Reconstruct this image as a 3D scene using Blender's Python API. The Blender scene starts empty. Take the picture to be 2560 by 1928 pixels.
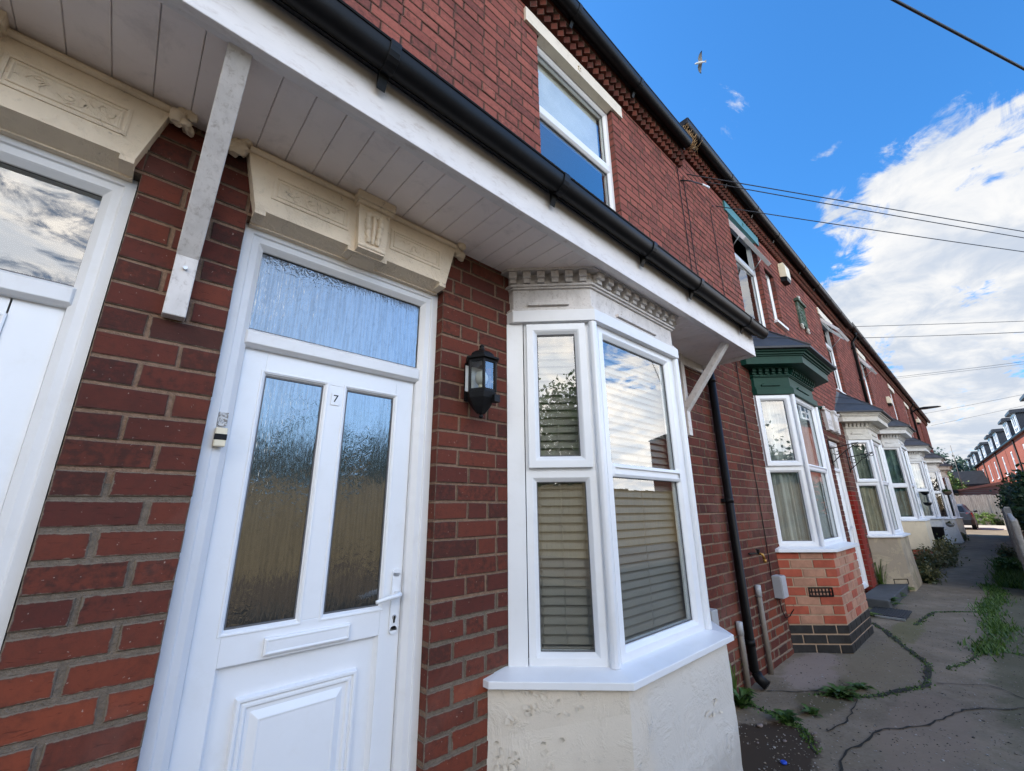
import bpy, bmesh, math, random
import numpy as np
from mathutils import Vector, Matrix
random.seed(7); RNG=np.random.default_rng(7)
C=bpy.context.scene.collection
R=math.radians
# ------------------------------------------------------------------ materials
def newmat(name):
    m=bpy.data.materials.new(name); m.use_nodes=True; nt=m.node_tree
    for n in list(nt.nodes): nt.nodes.remove(n)
    out=nt.nodes.new('ShaderNodeOutputMaterial'); return m,nt,out
class NT:
    def __init__(s,nt): s.nt=nt
    def n(s,t,ins=None,**kw):
        nd=s.nt.nodes.new(t)
        for k,v in kw.items(): setattr(nd,k,v)
        if ins:
            for k,v in ins.items():
                sk=nd.inputs[k]
                if hasattr(v,'is_output') or isinstance(v,bpy.types.NodeSocket): s.nt.links.new(v,sk)
                else:
                    if sk.type=='RGBA' and len(v)==3: v=(*v,1)
                    sk.default_value=v
        return nd
    def math(s,op,a,b=0.0,c=0.0,clamp=False):
        nd=s.nt.nodes.new('ShaderNodeMath'); nd.operation=op; nd.use_clamp=clamp
        for i,v in enumerate((a,b,c)):
            if isinstance(v,bpy.types.NodeSocket): s.nt.links.new(v,nd.inputs[i])
            else: nd.inputs[i].default_value=v
        return nd.outputs[0]
    def mix(s,f,a,b,blend='MIX'):
        nd=s.nt.nodes.new('ShaderNodeMix'); nd.data_type='RGBA'; nd.blend_type=blend
        for k,v in ((0,f),(6,a),(7,b)):
            if isinstance(v,bpy.types.NodeSocket): s.nt.links.new(v,nd.inputs[k])
            else: nd.inputs[k].default_value=v if k==0 else (*v[:3],1)
        return nd.outputs[2]
    def smooth(s,v,a,b,lo=0.,hi=1.):
        nd=s.nt.nodes.new('ShaderNodeMapRange'); nd.interpolation_type='SMOOTHSTEP'
        s.nt.links.new(v,nd.inputs[0])
        for i,x in enumerate((a,b,lo,hi)): nd.inputs[i+1].default_value=x
        return nd.outputs[0]
    def noise(s,scale,vec=None,detail=4,rough=.55,dist=0.,dim='3D'):
        nd=s.n('ShaderNodeTexNoise',{'Scale':scale,'Detail':detail,'Roughness':rough,'Distortion':dist})
        if vec is not None: s.nt.links.new(vec,nd.inputs['Vector'])
        return nd.outputs['Fac']
    def pos(s,scale=None):
        g=s.nt.nodes.new('ShaderNodeNewGeometry').outputs['Position']
        if scale is None: return g
        m=s.n('ShaderNodeVectorMath',operation='MULTIPLY'); s.nt.links.new(g,m.inputs[0]); m.inputs[1].default_value=scale
        return m.outputs[0]
    def bump(s,h,strength=.3,dist=.01,normal=None):
        b=s.n('ShaderNodeBump',{'Strength':strength,'Distance':dist}); s.nt.links.new(h,b.inputs['Height'])
        if normal is not None: s.nt.links.new(normal,b.inputs['Normal'])
        return b.outputs[0]
    def bsdf(s,out,col,rough=.6,bump=None,metal=0.,spec=.5,**kw):
        b=s.n('ShaderNodeBsdfPrincipled')
        for k,v in (('Base Color',col),('Roughness',rough),('Metallic',metal),('Specular IOR Level',spec)):
            if isinstance(v,bpy.types.NodeSocket): s.nt.links.new(v,b.inputs[k])
            else: b.inputs[k].default_value=(*v,1) if k=='Base Color' else v
        if bump is not None: s.nt.links.new(bump,b.inputs['Normal'])
        for k,v in kw.items(): b.inputs[k].default_value=v
        s.nt.links.new(b.outputs[0],out.inputs[0]); return b
MATS={}
def simple(name,col,rough=.5,var=.12,vscale=6.,dirt=None,dirtamt=.5,bump=.0,bscale=60.,metal=0.,spec=.5,stretch=(1,1,1)):
    """plain surface: base colour with soft mottling, optional dirt colour in noisy patches, fine bump"""
    if name in MATS: return MATS[name]
    m,nt,out=newmat(name); t=NT(nt); p=t.pos(stretch)
    n1=t.noise(vscale,p,5,.6)
    c=t.mix(t.smooth(n1,.3,.7),tuple(x*(1-var) for x in col),tuple(min(1,x*(1+var)) for x in col))
    if dirt:
        n2=t.noise(vscale*3.1,p,6,.7,.4)
        c=t.mix(t.math('MULTIPLY',t.smooth(n2,.5,.75),dirtamt),c,dirt)
    bp=None
    if bump>0: bp=t.bump(t.noise(bscale,p,4,.6),bump,.004)
    t.bsdf(out,c,rough,bp,metal,spec); MATS[name]=m; return m
def brick_mat(name='brick',lo=((.138,.041,.028),(.094,.031,.025),(.040,.024,.022)),up=((.280,.092,.070),(.205,.068,.055),(.105,.047,.042)),org=(.215,.056,.031),mort=(.165,.132,.102)):
    m,nt,out=newmat(name); t=NT(nt)
    a=t.n('ShaderNodeVertexColor'); a.layer_name='bk'
    sep=t.n('ShaderNodeSeparateColor',{'Color':a.outputs['Color']})
    r,g,b=sep.outputs[0],sep.outputs[1],sep.outputs[2]; st=a.outputs['Alpha']
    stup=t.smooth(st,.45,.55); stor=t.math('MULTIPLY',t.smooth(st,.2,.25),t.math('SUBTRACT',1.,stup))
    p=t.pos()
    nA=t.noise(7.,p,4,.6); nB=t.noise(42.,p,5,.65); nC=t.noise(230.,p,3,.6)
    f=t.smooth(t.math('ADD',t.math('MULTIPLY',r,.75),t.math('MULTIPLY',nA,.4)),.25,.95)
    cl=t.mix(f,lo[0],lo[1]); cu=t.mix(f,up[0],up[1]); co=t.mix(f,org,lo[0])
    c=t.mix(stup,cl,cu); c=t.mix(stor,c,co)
    dk=t.math('MULTIPLY',t.smooth(t.math('ADD',g,t.math('MULTIPLY',t.math('SUBTRACT',nB,.5),1.3)),.66,1.05),.62)
    cd=t.mix(stup,lo[2],up[2]); dk=t.math('MULTIPLY',dk,t.smooth(stor,0.,1.,1.,.25)); c=t.mix(dk,c,cd)
    nD=t.noise(4.5,p,5,.7,1.2); c=t.mix(t.smooth(nD,.52,.72,0.,.40),c,(.035,.022,.020)); c=t.mix(t.smooth(nB,.42,.75,0.,.35),c,(.05,.03,.025))
    nS=t.noise(22.,t.pos((1,1,5.)),4,.65,.8); c=t.mix(t.math('MULTIPLY',t.smooth(nS,.60,.68),.35),c,(.03,.018,.016))
    c=t.mix(t.smooth(st,1.3,1.4),c,t.mix(t.smooth(nB,.3,.7),(.24,.022,.013),(.17,.018,.012)))
    nW=t.noise(.9,p,5,.65,.8); c=t.mix(t.smooth(nW,.52,.72,0.,.30),c,(.26,.15,.125)); c=t.mix(t.smooth(nW,.46,.30,0.,.30),c,(.035,.02,.018))
    # pale chips and lime specks
    c=t.mix(t.math('MULTIPLY',t.smooth(t.noise(95.,p,2,.5),.70,.76),.55),c,(.42,.33,.28))
    # smeared mortar along the arrises
    u1=t.n('ShaderNodeUVMap'); u1.uv_map='pos'; u2=t.n('ShaderNodeUVMap'); u2.uv_map='size'
    s1=t.n('ShaderNodeSeparateXYZ',{'Vector':u1.outputs[0]}); s2=t.n('ShaderNodeSeparateXYZ',{'Vector':u2.outputs[0]})
    e=t.math('MINIMUM',t.math('MINIMUM',s1.outputs[0],t.math('SUBTRACT',s2.outputs[0],s1.outputs[0])),t.math('MINIMUM',s1.outputs[1],t.math('SUBTRACT',s2.outputs[1],s1.outputs[1])))
    sm=t.math('ADD',t.math('MULTIPLY',t.noise(30.,p,5,.7,.4),.020),-.0065)
    smf=t.smooth(t.math('SUBTRACT',t.math('MULTIPLY',sm,b),e),-.0012,.0018)
    edge=t.smooth(e,.0,.010,.30,0.)
    c=t.mix(edge,c,(.05,.035,.032)); c=t.mix(smf,c,mort)
    h=t.math('ADD',t.math('MULTIPLY',nB,.6),t.math('MULTIPLY',nC,.3)); h=t.math('ADD',h,t.math('MULTIPLY',smf,.5)); h=t.math('ADD',h,t.math('MULTIPLY',t.smooth(nS,.58,.7),-.5))
    t.bsdf(out,c,.85,t.bump(h,.40,.003),0,.06); MATS[name]=m; return m
def mortar_mat():
    m,nt,out=newmat('mortar'); t=NT(nt)
    a=t.n('ShaderNodeVertexColor'); a.layer_name='bk'
    p=t.pos(); n=t.noise(60.,p,5,.7); n2=t.noise(9.,p,4,.6)
    c=t.mix(t.smooth(n,.3,.7),(.75,.75,.75),(1.15,1.12,1.1)); c=t.mix(1.,a.outputs['Color'],c,'MULTIPLY')
    c=t.mix(t.smooth(n2,.5,.75,0,.5),c,(.10,.075,.06))
    t.bsdf(out,c,.9,t.bump(t.math('ADD',n,t.noise(200.,p,3)),.8,.005),0,.2); MATS['mortar']=m; return m
def glass_mat(name='glass',ior=2.15,tint=(.92,.94,.93)):
    m,nt,out=newmat(name); t=NT(nt)
    geo=t.n('ShaderNodeNewGeometry'); fr0=t.n('ShaderNodeFresnel',{'IOR':ior}); frm=t.math('MULTIPLY',fr0.outputs[0],t.math('SUBTRACT',1.,geo.outputs['Backfacing'])); g=t.n('ShaderNodeBsdfGlossy',{'Color':(1,1,1,1),'Roughness':0.0})
    tr=t.n('ShaderNodeBsdfTransparent',{'Color':(*tint,1)})
    mx=t.n('ShaderNodeMixShader'); nt.links.new(frm,mx.inputs[0]); nt.links.new(tr.outputs[0],mx.inputs[1]); nt.links.new(g.outputs[0],mx.inputs[2])
    nt.links.new(mx.outputs[0],out.inputs[0]); MATS[name]=m; return m
def rain_glass():
    m,nt,out=newmat('obscured_glass'); t=NT(nt)
    p=t.pos((1,1,.10)); n1=t.noise(190.,p,2,.5,.2); p2=t.pos((1,1,.6)); n2=t.noise(60.,p2,3,.6,.8); n3=t.noise(6.,p2,2,.5)
    mask=t.smooth(n3,.4,.62)
    h=t.math('ADD',t.math('MULTIPLY',n1,.55),t.math('MULTIPLY',t.math('MULTIPLY',n2,mask),.7))
    bp=t.bump(h,.40,.004)
    fr=t.n('ShaderNodeFresnel',{'IOR':2.7})
    g=t.n('ShaderNodeBsdfGlossy',{'Color':(.95,.97,1,1),'Roughness':.07}); nt.links.new(bp,g.inputs['Normal'])
    nL=t.noise(120.,t.pos((1,1,.035)),2,.5); nP=t.noise(75.,t.pos((1,1,.4)),4,.7,1.0); sk=t.math('MULTIPLY',t.smooth(nL,.36,.60,.80,1.),t.smooth(nP,.30,.52,.80,1.)); cg=t.n('ShaderNodeCombineColor',{'Red':t.math('MULTIPLY',sk,.93),'Green':t.math('MULTIPLY',sk,.97),'Blue':sk}); nt.links.new(cg.outputs[0],g.inputs['Color'])
    d=t.n('ShaderNodeBsdfPrincipled',{'Base Color':(.012,.014,.014,1),'Roughness':.3}); nt.links.new(bp,d.inputs['Normal'])
    mx=t.n('ShaderNodeMixShader'); nt.links.new(fr.outputs[0],mx.inputs[0]); nt.links.new(d.outputs[0],mx.inputs[1]); nt.links.new(g.outputs[0],mx.inputs[2])
    nt.links.new(mx.outputs[0],out.inputs[0]); MATS['obscured_glass']=m; return m
def flake_mat(name,base,under,amt=.5,scale=9.,rough=.8,green=None):
    """old painted render: flaking paint film over a grey undercoat"""
    m,nt,out=newmat(name); t=NT(nt); p=t.pos()
    n1=t.noise(scale,p,6,.7,.7); n2=t.noise(scale*.35,p,4,.6); vo=t.n('ShaderNodeTexVoronoi',{'Scale':scale*3.2,'Randomness':1.}); 
    wp=t.n('ShaderNodeVectorMath',operation='ADD'); nt.links.new(p,wp.inputs[0]); nz=t.n('ShaderNodeTexNoise',{'Scale':scale*1.7,'Detail':4.}); 
    sc=t.n('ShaderNodeVectorMath',operation='SCALE'); nt.links.new(nz.outputs['Color'],sc.inputs[0]); sc.inputs['Scale'].default_value=.12; nt.links.new(sc.outputs[0],wp.inputs[1]); nt.links.new(wp.outputs[0],vo.inputs['Vector'])
    fl=t.smooth(t.math('ADD',n1,t.math('MULTIPLY',n2,.5)),.92-.2*amt,.95-.2*amt)
    c=t.mix(t.smooth(n2,.3,.7),base,tuple(x*.86 for x in base)); c=t.mix(fl,c,under)
    c=t.mix(t.smooth(t.noise(40,p,4,.7),.55,.8,0,.3),c,tuple(x*.55 for x in under))
    if green: c=t.mix(t.smooth(t.noise(2.2,p,4,.6),.5,.72,0,.7),c,green)
    if name=='flaking_cream_render':
        sz=t.n('ShaderNodeSeparateXYZ',{'Vector':p}); ft=t.math('MULTIPLY',t.smooth(t.math('ADD',sz.outputs[2],t.math('MULTIPLY',t.math('SUBTRACT',t.noise(9.,p,5,.65),.5),.55)),.38,.08),.75); c=t.mix(ft,c,(.27,.235,.185))
        gx=t.math('MULTIPLY',t.smooth(t.math('ADD',sz.outputs[0],t.math('MULTIPLY',t.noise(7.,p,4,.6),.15)),1.88,1.98),.55); c=t.mix(gx,c,(.56,.55,.53))
        c=t.mix(t.smooth(t.noise(260.,p,2,.5),.55,.8,0.,.35),c,(.40,.35,.29))
    curl=t.smooth(vo.outputs['Distance'],.0,.5); ridge=t.math('MULTIPLY',curl,t.smooth(n1,.45,.62))
    h=t.math('ADD',t.math('MULTIPLY',fl,-.8),t.math('MULTIPLY',ridge,.8)); h=t.math('ADD',h,t.math('MULTIPLY',t.noise(120,p,3),.15))
    t.bsdf(out,c,rough,t.bump(h,.55,.006),0,.12); MATS[name]=m; return m
BR=brick_mat(); MO=mortar_mat(); GL=glass_mat(); RG=rain_glass()
PVC=simple('white_upvc',(.76,.775,.80),.32,.02,3.,(.55,.52,.46),.14,.02,30.)
PVCD=simple('white_upvc_weathered',(.71,.71,.72),.42,.03,4.,(.45,.40,.33),.13,.05,40.)
OLDW=simple('old_white_paint',(.60,.565,.54),.65,.08,17.,(.22,.17,.135),.60,.45,60.,stretch=(1,1,.7))
SOFF=simple('soffit_board',(.80,.725,.69),.5,.05,2.5,(.3,.27,.25),.3,.05,40.)
FASC=simple('fascia_board',(.72,.68,.655),.5,.05,9.,(.34,.25,.19),.38,.08,80.,stretch=(.6,1,1.4))
CREAM=flake_mat('cream_stone_paint',(.84,.71,.55),(.55,.46,.36),.15,11.,.7)
CREAM2=simple('cream_paint',(.66,.58,.46),.6,.06,4.,(.35,.28,.2),.4,.1,60.)
BLK=simple('black_plastic',(.007,.007,.008),.42,.2,8.,(.022,.020,.018),.3,.06,90.,spec=.17)
BLKM=simple('black_lantern_paint',(.007,.007,.008),.5,.2,30.,(.018,.018,.018),.4,.2,150.,spec=.2)
GRNP=simple('dark_green_paint',(.006,.046,.032),.5,.15,5.,(.015,.05,.04),.4,.06,60.,spec=.2)
GRNL=simple('pale_green_paint',(.05,.17,.17),.5,.1,5.,(.12,.2,.2),.3,.06,60.)
SLATE=simple('slate_felt',(.035,.036,.04),.6,.2,9.,(.06,.062,.07),.5,.2,120.)
TILE=simple('roof_tile',(.05,.045,.045),.7,.25,7.,(.09,.075,.06),.4,.3,60.)
GREY=simple('grey_plastic',(.38,.39,.41),.5,.06,9.,(.2,.2,.2),.3)
GREYP=simple('grey_conduit',(.20,.175,.15),.6,.12,12.,(.15,.12,.1),.5,.15,80.)
GASK=simple('window_gasket',(.10,.10,.105),.6,.1,9.)
DARK=simple('dark_interior',(.075,.072,.07),.9,.1,2.)
BLIND=simple('blind_slat',(.20,.178,.15),.5,.05,3.)
NET=simple('net_curtain',(.42,.44,.43),.9,.1,5.)
NETG=simple('green_curtain',(.29,.31,.255),.9,.2,6.)
NETT=simple('teal_curtain',(.13,.20,.21),.8,.3,5.)
NETD=simple('dark_curtain',(.07,.045,.04),.8,.3,5.)
NETW=simple('white_blind',(.55,.54,.50),.8,.1,5.)
CONC=simple('concrete',(.30,.275,.245),.85,.15,8.,(.12,.11,.09),.5,.4,70.)
METAL=simple('galvanised_metal',(.5,.5,.5),.35,.1,20.,metal=.8)
BRASS=simple('brass',(.38,.20,.05),.4,.2,20.,metal=.7)
STRAW=simple('straw',(.36,.22,.10),.9,.3,20.)
CREMPL=simple('cream_plastic',(.70,.63,.47),.4,.05,9.,(.5,.4,.28),.3)
WOOD=simple('weathered_wood',(.42,.345,.275),.85,.28,5.,(.13,.105,.09),.6,.4,50.,stretch=(6,6,.35))
REDP=simple('red_paint',(.33,.028,.016),.6,.15,9.,(.2,.04,.03),.4,.2,50.)
RUB=simple('black_rubber',(.015,.015,.016),.7,.2,30.,(.03,.03,.03),.3,.5,90.)
BARK=simple('bark',(.09,.065,.045),.9,.3,9.,(.04,.03,.02),.5,.6,30.)
LEAVES={}
def leafmat(name,a,b):
    m,nt,out=newmat(name); t=NT(nt)
    v=t.n('ShaderNodeVertexColor'); v.layer_name='lv'; s=t.n('ShaderNodeSeparateColor',{'Color':v.outputs['Color']})
    c=t.mix(s.outputs[0],a,b)
    d=t.n('ShaderNodeBsdfPrincipled',{'Roughness':.55}); nt.links.new(c,d.inputs['Base Color'])
    tr=t.n('ShaderNodeBsdfTranslucent'); nt.links.new(c,tr.inputs['Color'])
    mx=t.n('ShaderNodeMixShader',{'Fac':.3}); nt.links.new(d.outputs[0],mx.inputs[1]); nt.links.new(tr.outputs[0],mx.inputs[2]); nt.links.new(mx.outputs[0],out.inputs[0])
    MATS[name]=m; return m
LF=leafmat('leaf_green',(.022,.062,.014),(.085,.165,.028))
LFD=leafmat('leaf_dark',(.008,.026,.010),(.030,.070,.020))
LFY=leafmat('leaf_pale',(.10,.17,.035),(.22,.30,.08))
LFB=leafmat('leaf_bluish',(.035,.075,.06),(.09,.14,.10))
LFW=leafmat('leaf_weed_brown',(.06,.08,.028),(.20,.17,.07))
GRS=leafmat('grass_blade',(.035,.09,.015),(.12,.20,.03))
# ------------------------------------------------------------------ mesh builder
def link(o,parent=None):
    C.objects.link(o)
    if parent is not None: o.parent=parent
    return o
def tag(o,label=None,cat=None,group=None,kind=None):
    if label: o['label']=label
    if cat: o['category']=cat
    if group: o['group']=group
    if kind: o['kind']=kind
    return o
def empty(name,loc,label=None,cat=None,group=None):
    o=bpy.data.objects.new(name,None); o.location=loc; o.empty_display_size=.2; C.objects.link(o)
    return tag(o,label,cat,group)
class Fr:
    """local frame on a wall: u along it, o out of it, z up"""
    def __init__(s,x,y,ux=1.,uy=0.,nx=0.,ny=-1.,z=0.): s.a=(x,y,ux,uy,nx,ny,z)
    def __call__(s,u,o,z):
        x,y,ux,uy,nx,ny,z0=s.a; return (x+u*ux+o*nx,y+u*uy+o*ny,z0+z)
W0=Fr(0,0)
class MB:
    def __init__(s): s.v=[];s.f=[];s.m=[];s.mats=[];s.smooth=[]
    def mi(s,m):
        if m not in s.mats: s.mats.append(m)
        return s.mats.index(m)
    def face(s,pts,m,sm=False):
        i=len(s.v); s.v+= [tuple(p) for p in pts]; s.f.append(tuple(range(i,i+len(pts)))); s.m.append(s.mi(m)); s.smooth.append(sm)
    def hexa(s,P,m,skip=()):
        i=len(s.v); s.v+=[tuple(p) for p in P]
        for k,q in enumerate(((0,3,2,1),(4,5,6,7),(0,1,5,4),(1,2,6,5),(2,3,7,6),(3,0,4,7))):
            if k in skip: continue
            s.f.append(tuple(i+j for j in q)); s.m.append(s.mi(m)); s.smooth.append(False)
    def box(s,fr,u0,u1,o0,o1,z0,z1,m):
        s.hexa([fr(u0,o1,z0),fr(u1,o1,z0),fr(u1,o0,z0),fr(u0,o0,z0),fr(u0,o1,z1),fr(u1,o1,z1),fr(u1,o0,z1),fr(u0,o0,z1)],m)
    def wbox(s,x0,x1,y0,y1,z0,z1,m):
        s.hexa([(x0,y0,z0),(x1,y0,z0),(x1,y1,z0),(x0,y1,z0),(x0,y0,z1),(x1,y0,z1),(x1,y1,z1),(x0,y1,z1)],m)
    def ring(s,fr,u0,u1,z0,z1,prof,m,caps=False):
        """mitred moulded rectangular frame; prof = [(inset,out),...]"""
        loops=[]
        for d,o in prof:
            i=len(s.v); s.v+=[fr(u0+d,o,z0+d),fr(u1-d,o,z0+d),fr(u1-d,o,z1-d),fr(u0+d,o,z1-d)]; loops.append(i)
        for a,b in zip(loops[:-1],loops[1:]):
            for k in range(4):
                k2=(k+1)%4; s.f.append((a+k,a+k2,b+k2,b+k)); s.m.append(s.mi(m)); s.smooth.append(False)
        if caps:
            b=loops[-1]; s.f.append((b,b+1,b+2,b+3)); s.m.append(s.mi(m)); s.smooth.append(False)
    def prism(s,poly,z0,z1,m,cap=True):
        n=len(poly); i=len(s.v); s.v+=[(x,y,z0) for x,y in poly]+[(x,y,z1) for x,y in poly]
        for k in range(n):
            k2=(k+1)%n; s.f.append((i+k,i+k2,i+n+k2,i+n+k)); s.m.append(s.mi(m)); s.smooth.append(False)
        if cap:
            s.f.append(tuple(i+n-1-k for k in range(n))); s.f.append(tuple(i+n+k for k in range(n)))
            s.m+= [s.mi(m)]*2; s.smooth+=[False]*2
    def loft(s,polys,m,cap=True,sm=False):
        """stack of same-length 3D loops"""
        n=len(polys[0]); st=[]
        for P in polys: st.append(len(s.v)); s.v+=[tuple(p) for p in P]
        for a,b in zip(st[:-1],st[1:]):
            for k in range(n):
                k2=(k+1)%n; s.f.append((a+k,a+k2,b+k2,b+k)); s.m.append(s.mi(m)); s.smooth.append(sm)
        if cap:
            s.f.append(tuple(st[0]+n-1-k for k in range(n))); s.f.append(tuple(st[-1]+k for k in range(n)))
            s.m+=[s.mi(m)]*2; s.smooth+=[False]*2
    def tube(s,pts,r,m,n=8,taper=None):
        pts=[Vector(p) for p in pts]; loops=[]
        for i,p in enumerate(pts):
            d=(pts[min(i+1,len(pts)-1)]-pts[max(i-1,0)]).normalized()
            ref=Vector((0,0,1)) if abs(d.z)<.95 else Vector((1,0,0))
            a=d.cross(ref).normalized(); b=d.cross(a).normalized(); rr=r if taper is None else r*taper[i]
            loops.append([p+a*rr*math.cos(2*math.pi*k/n)+b*rr*math.sin(2*math.pi*k/n) for k in range(n)])
        s.loft(loops,m,True,True)
    def lathe(s,c,prof,m,n=20,axis='z'):
        loops=[]
        for r,h in prof:
            L=[]
            for k in range(n):
                a=2*math.pi*k/n
                q=(r*math.cos(a),r*math.sin(a),h)
                if axis=='y': q=(q[0],q[2],q[1])
                if axis=='x': q=(q[2],q[0],q[1])
                L.append((c[0]+q[0],c[1]+q[1],c[2]+q[2]))
            loops.append(L)
        s.loft(loops,m,True,True)
    def blob(s,c,r,m,seed=0,n=10,rough=.25):
        rn=random.Random(seed); loops=[]
        rx,ry,rz=r if isinstance(r,tuple) else (r,r,r)
        for i in range(1,n//2+1):
            ph=math.pi*i/(n//2+1); L=[]
            for k in range(n):
                a=2*math.pi*k/n; q=1+rn.uniform(-rough,rough)
                L.append((c[0]+rx*q*math.sin(ph)*math.cos(a),c[1]+ry*q*math.sin(ph)*math.sin(a),c[2]-rz*q*math.cos(ph)))
            loops.append(L)
        s.loft(loops,m,True,True)
    def build(s,name,parent=None,bevel=0.,loc=None):
        me=bpy.data.meshes.new(name); me.from_pydata(s.v,[],s.f)
        for m in s.mats: me.materials.append(m)
        me.polygons.foreach_set('material_index',s.m); me.polygons.foreach_set('use_smooth',s.smooth)
        bm=bmesh.new(); bm.from_mesh(me); bmesh.ops.remove_doubles(bm,verts=bm.verts,dist=1e-5); bmesh.ops.recalc_face_normals(bm,faces=bm.faces); bm.to_mesh(me); bm.free()
        o=bpy.data.objects.new(name,me); link(o,parent)
        if loc: o.location=loc
        if bevel>0:
            b=o.modifiers.new('bevel','BEVEL'); b.width=bevel; b.segments=2; b.limit_method='ANGLE'; b.angle_limit=R(35); b.harden_normals=False
        return o
def put(o,loc):
    """give a mesh an origin at loc without moving it"""
    o.data.transform(Matrix.Translation(-Vector(loc))); o.location=loc; return o
# ------------------------------------------------------------------ bricks
CH=.0775; Z00=1.46
class BrickMesh:
    def __init__(s): s.v=[];s.f=[];s.mi=[];s.uv=[];s.sz=[];s.col=[]; s.mats=[BR,MO,DARK,TILE]
    def quad(s,P,uv,sz,col,m):
        i=len(s.v); s.v+=P; s.f.append(tuple(range(i,i+len(P)))); s.mi.append(m); s.uv+=uv; s.sz+=[sz]*len(P); s.col+=[col]*len(P)
    def brick(s,fr,u0,u1,z0,z1,depth,col,out=0.,ch=.0028,jit=.0018,tilt=.0022,left=False,right=False):
        rj=lambda:random.uniform(-jit,jit)
        o=out+.0006+random.uniform(-tilt,tilt)*.8
        a=[(u0+rj(),z0+rj()),(u1+rj(),z0+rj()),(u1+rj(),z1+rj()),(u0+rj(),z1+rj())]
        of=[o+random.uniform(-.0012,.0012) for _ in range(4)]
        w,h=u1-u0,z1-z0
        ins=[(ch,ch),(-ch,ch),(-ch,-ch),(ch,-ch)]
        F=[fr(a[k][0]+ins[k][0],of[k],a[k][1]+ins[k][1]) for k in range(4)]
        E=[fr(a[k][0],of[k]-ch,a[k][1]) for k in range(4)]
        B=[fr(a[k][0],out-depth,a[k][1]) for k in range(4)]
        uvF=[(ch,ch),(w-ch,ch),(w-ch,h-ch),(ch,h-ch)]; uvE=[(0,0),(w,0),(w,h),(0,h)]
        s.quad(F,uvF,(w,h),col,0)
        for k in range(4):
            k2=(k+1)%4; s.quad([E[k],E[k2],F[k2],F[k]],[uvE[k],uvE[k2],uvF[k2],uvF[k]],(w,h),col,0)
            side=(k==3 and left) or (k==1 and right)
            d=depth
            uq=[(0,0),(0,h),(d,h),(d,0)] if side else [uvE[k]]*4
            s.quad([B[k],B[k2],E[k2],E[k]],[(0,0),(0,h),(d,h),(d,0)] if side else [uvE[k2],uvE[k],uvE[k],uvE[k2]],(d,h) if side else (w,h),col,0)
    def flat(s,P,m,col=(.3,.2,.15,1)): s.quad(P,[(0,0)]*len(P),(1,1),col,m)
    def build(s,name,parent):
        me=bpy.data.meshes.new(name); me.from_pydata(s.v,[],s.f)
        for m in s.mats: me.materials.append(m)
        me.polygons.foreach_set('material_index',s.mi)
        a=me.uv_layers.new(name='pos'); a.data.foreach_set('uv',np.array(s.uv,dtype=np.float32).ravel())
        b=me.uv_layers.new(name='size'); b.data.foreach_set('uv',np.array(s.sz,dtype=np.float32).ravel())
        c=me.color_attributes.new('bk','FLOAT_COLOR','CORNER'); c.data.foreach_set('color',np.array(s.col,dtype=np.float32).ravel())
        me.update(); o=bpy.data.objects.new(name,me); return link(o,parent)
MT=(.225,.145,.10,1); MG=(.165,.132,.102,1); MU=(.088,.037,.031,1)
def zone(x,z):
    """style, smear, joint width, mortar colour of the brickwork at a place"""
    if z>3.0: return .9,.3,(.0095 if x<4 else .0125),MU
    if x<.5:
        if z<1.17: return .3,.85,.0145,MG
        if z<1.50: return .1,.8,.0135,MG
    elif x<1.5:
        if z<.80: return .3,.8,.014,MG
        if z<1.06: return .1,.7,.0135,MG
    if x>3 and z<.62: return (.3 if random.random()<.4 else .1),.9,.012,(.27,.19,.14,1)
    return .1,.35,.0105,MT
def sub_intervals(a,b,cuts):
    segs=[(a,b)]
    for c0,c1 in cuts:
        ns=[]
        for s0,s1 in segs:
            if c1<=s0 or c0>=s1: ns.append((s0,s1)); continue
            if c0>s0: ns.append((s0,c0))
            if c1<s1: ns.append((c1,s1))
        segs=ns
    return segs
def brickwork(bm,fr,u0,u1,z0,z1,openings,zonef,deep=.11,bond='flemish',edgeL=False,edgeR=False,cham=.0028):
    k0=math.floor((z0-Z00)/CH); k1=math.ceil((z1-Z00)/CH)
    for k in range(k0,k1):
        a=max(z0,Z00+k*CH); b=min(z1,Z00+(k+1)*CH)
        if b-a<.015: continue
        zc=(a+b)/2
        segs=sub_intervals(u0,u1,[(o[0],o[1]) for o in openings if o[2]<zc<o[3]])
        for s0,s1 in segs:
            lo=edgeL if s0==u0 else True; ro=edgeR if s1==u1 else True
            u=s0; first=True; hd=(k%2==0); nar=(s1-s0)<.36; nb=0
            while u<s1-.004:
                L=(.112 if hd else .229)
                if bond=='mixed' and random.random()<.12: hd=not hd
                if first and k%2 and not hd: L=.172 if random.random()<.8 else .229
                if nar: L=(.195 if k%2 else .108) if nb==0 else .30
                nb+=1; e=min(u+L+random.uniform(-.004,.004),s1)
                if s1-e<.045: e=s1
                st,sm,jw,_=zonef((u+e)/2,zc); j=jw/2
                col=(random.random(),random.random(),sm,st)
                if abs((u+e)/2-.03)<.09 and 1.89<zc<1.97: col=(.5,1.25,.6,st)
                fl=first and lo; rl=(e>=s1) and ro
                uu0=u+(0 if first else j); uu1=e-(0 if e>=s1 else j)
                if uu1-uu0>.012:
                    bm.brick(fr,uu0,uu1,a+j,b-j,deep if (fl or rl) else .013,col,0.,cham,left=fl,right=rl)
                u=e; hd=not hd; first=False
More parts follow.
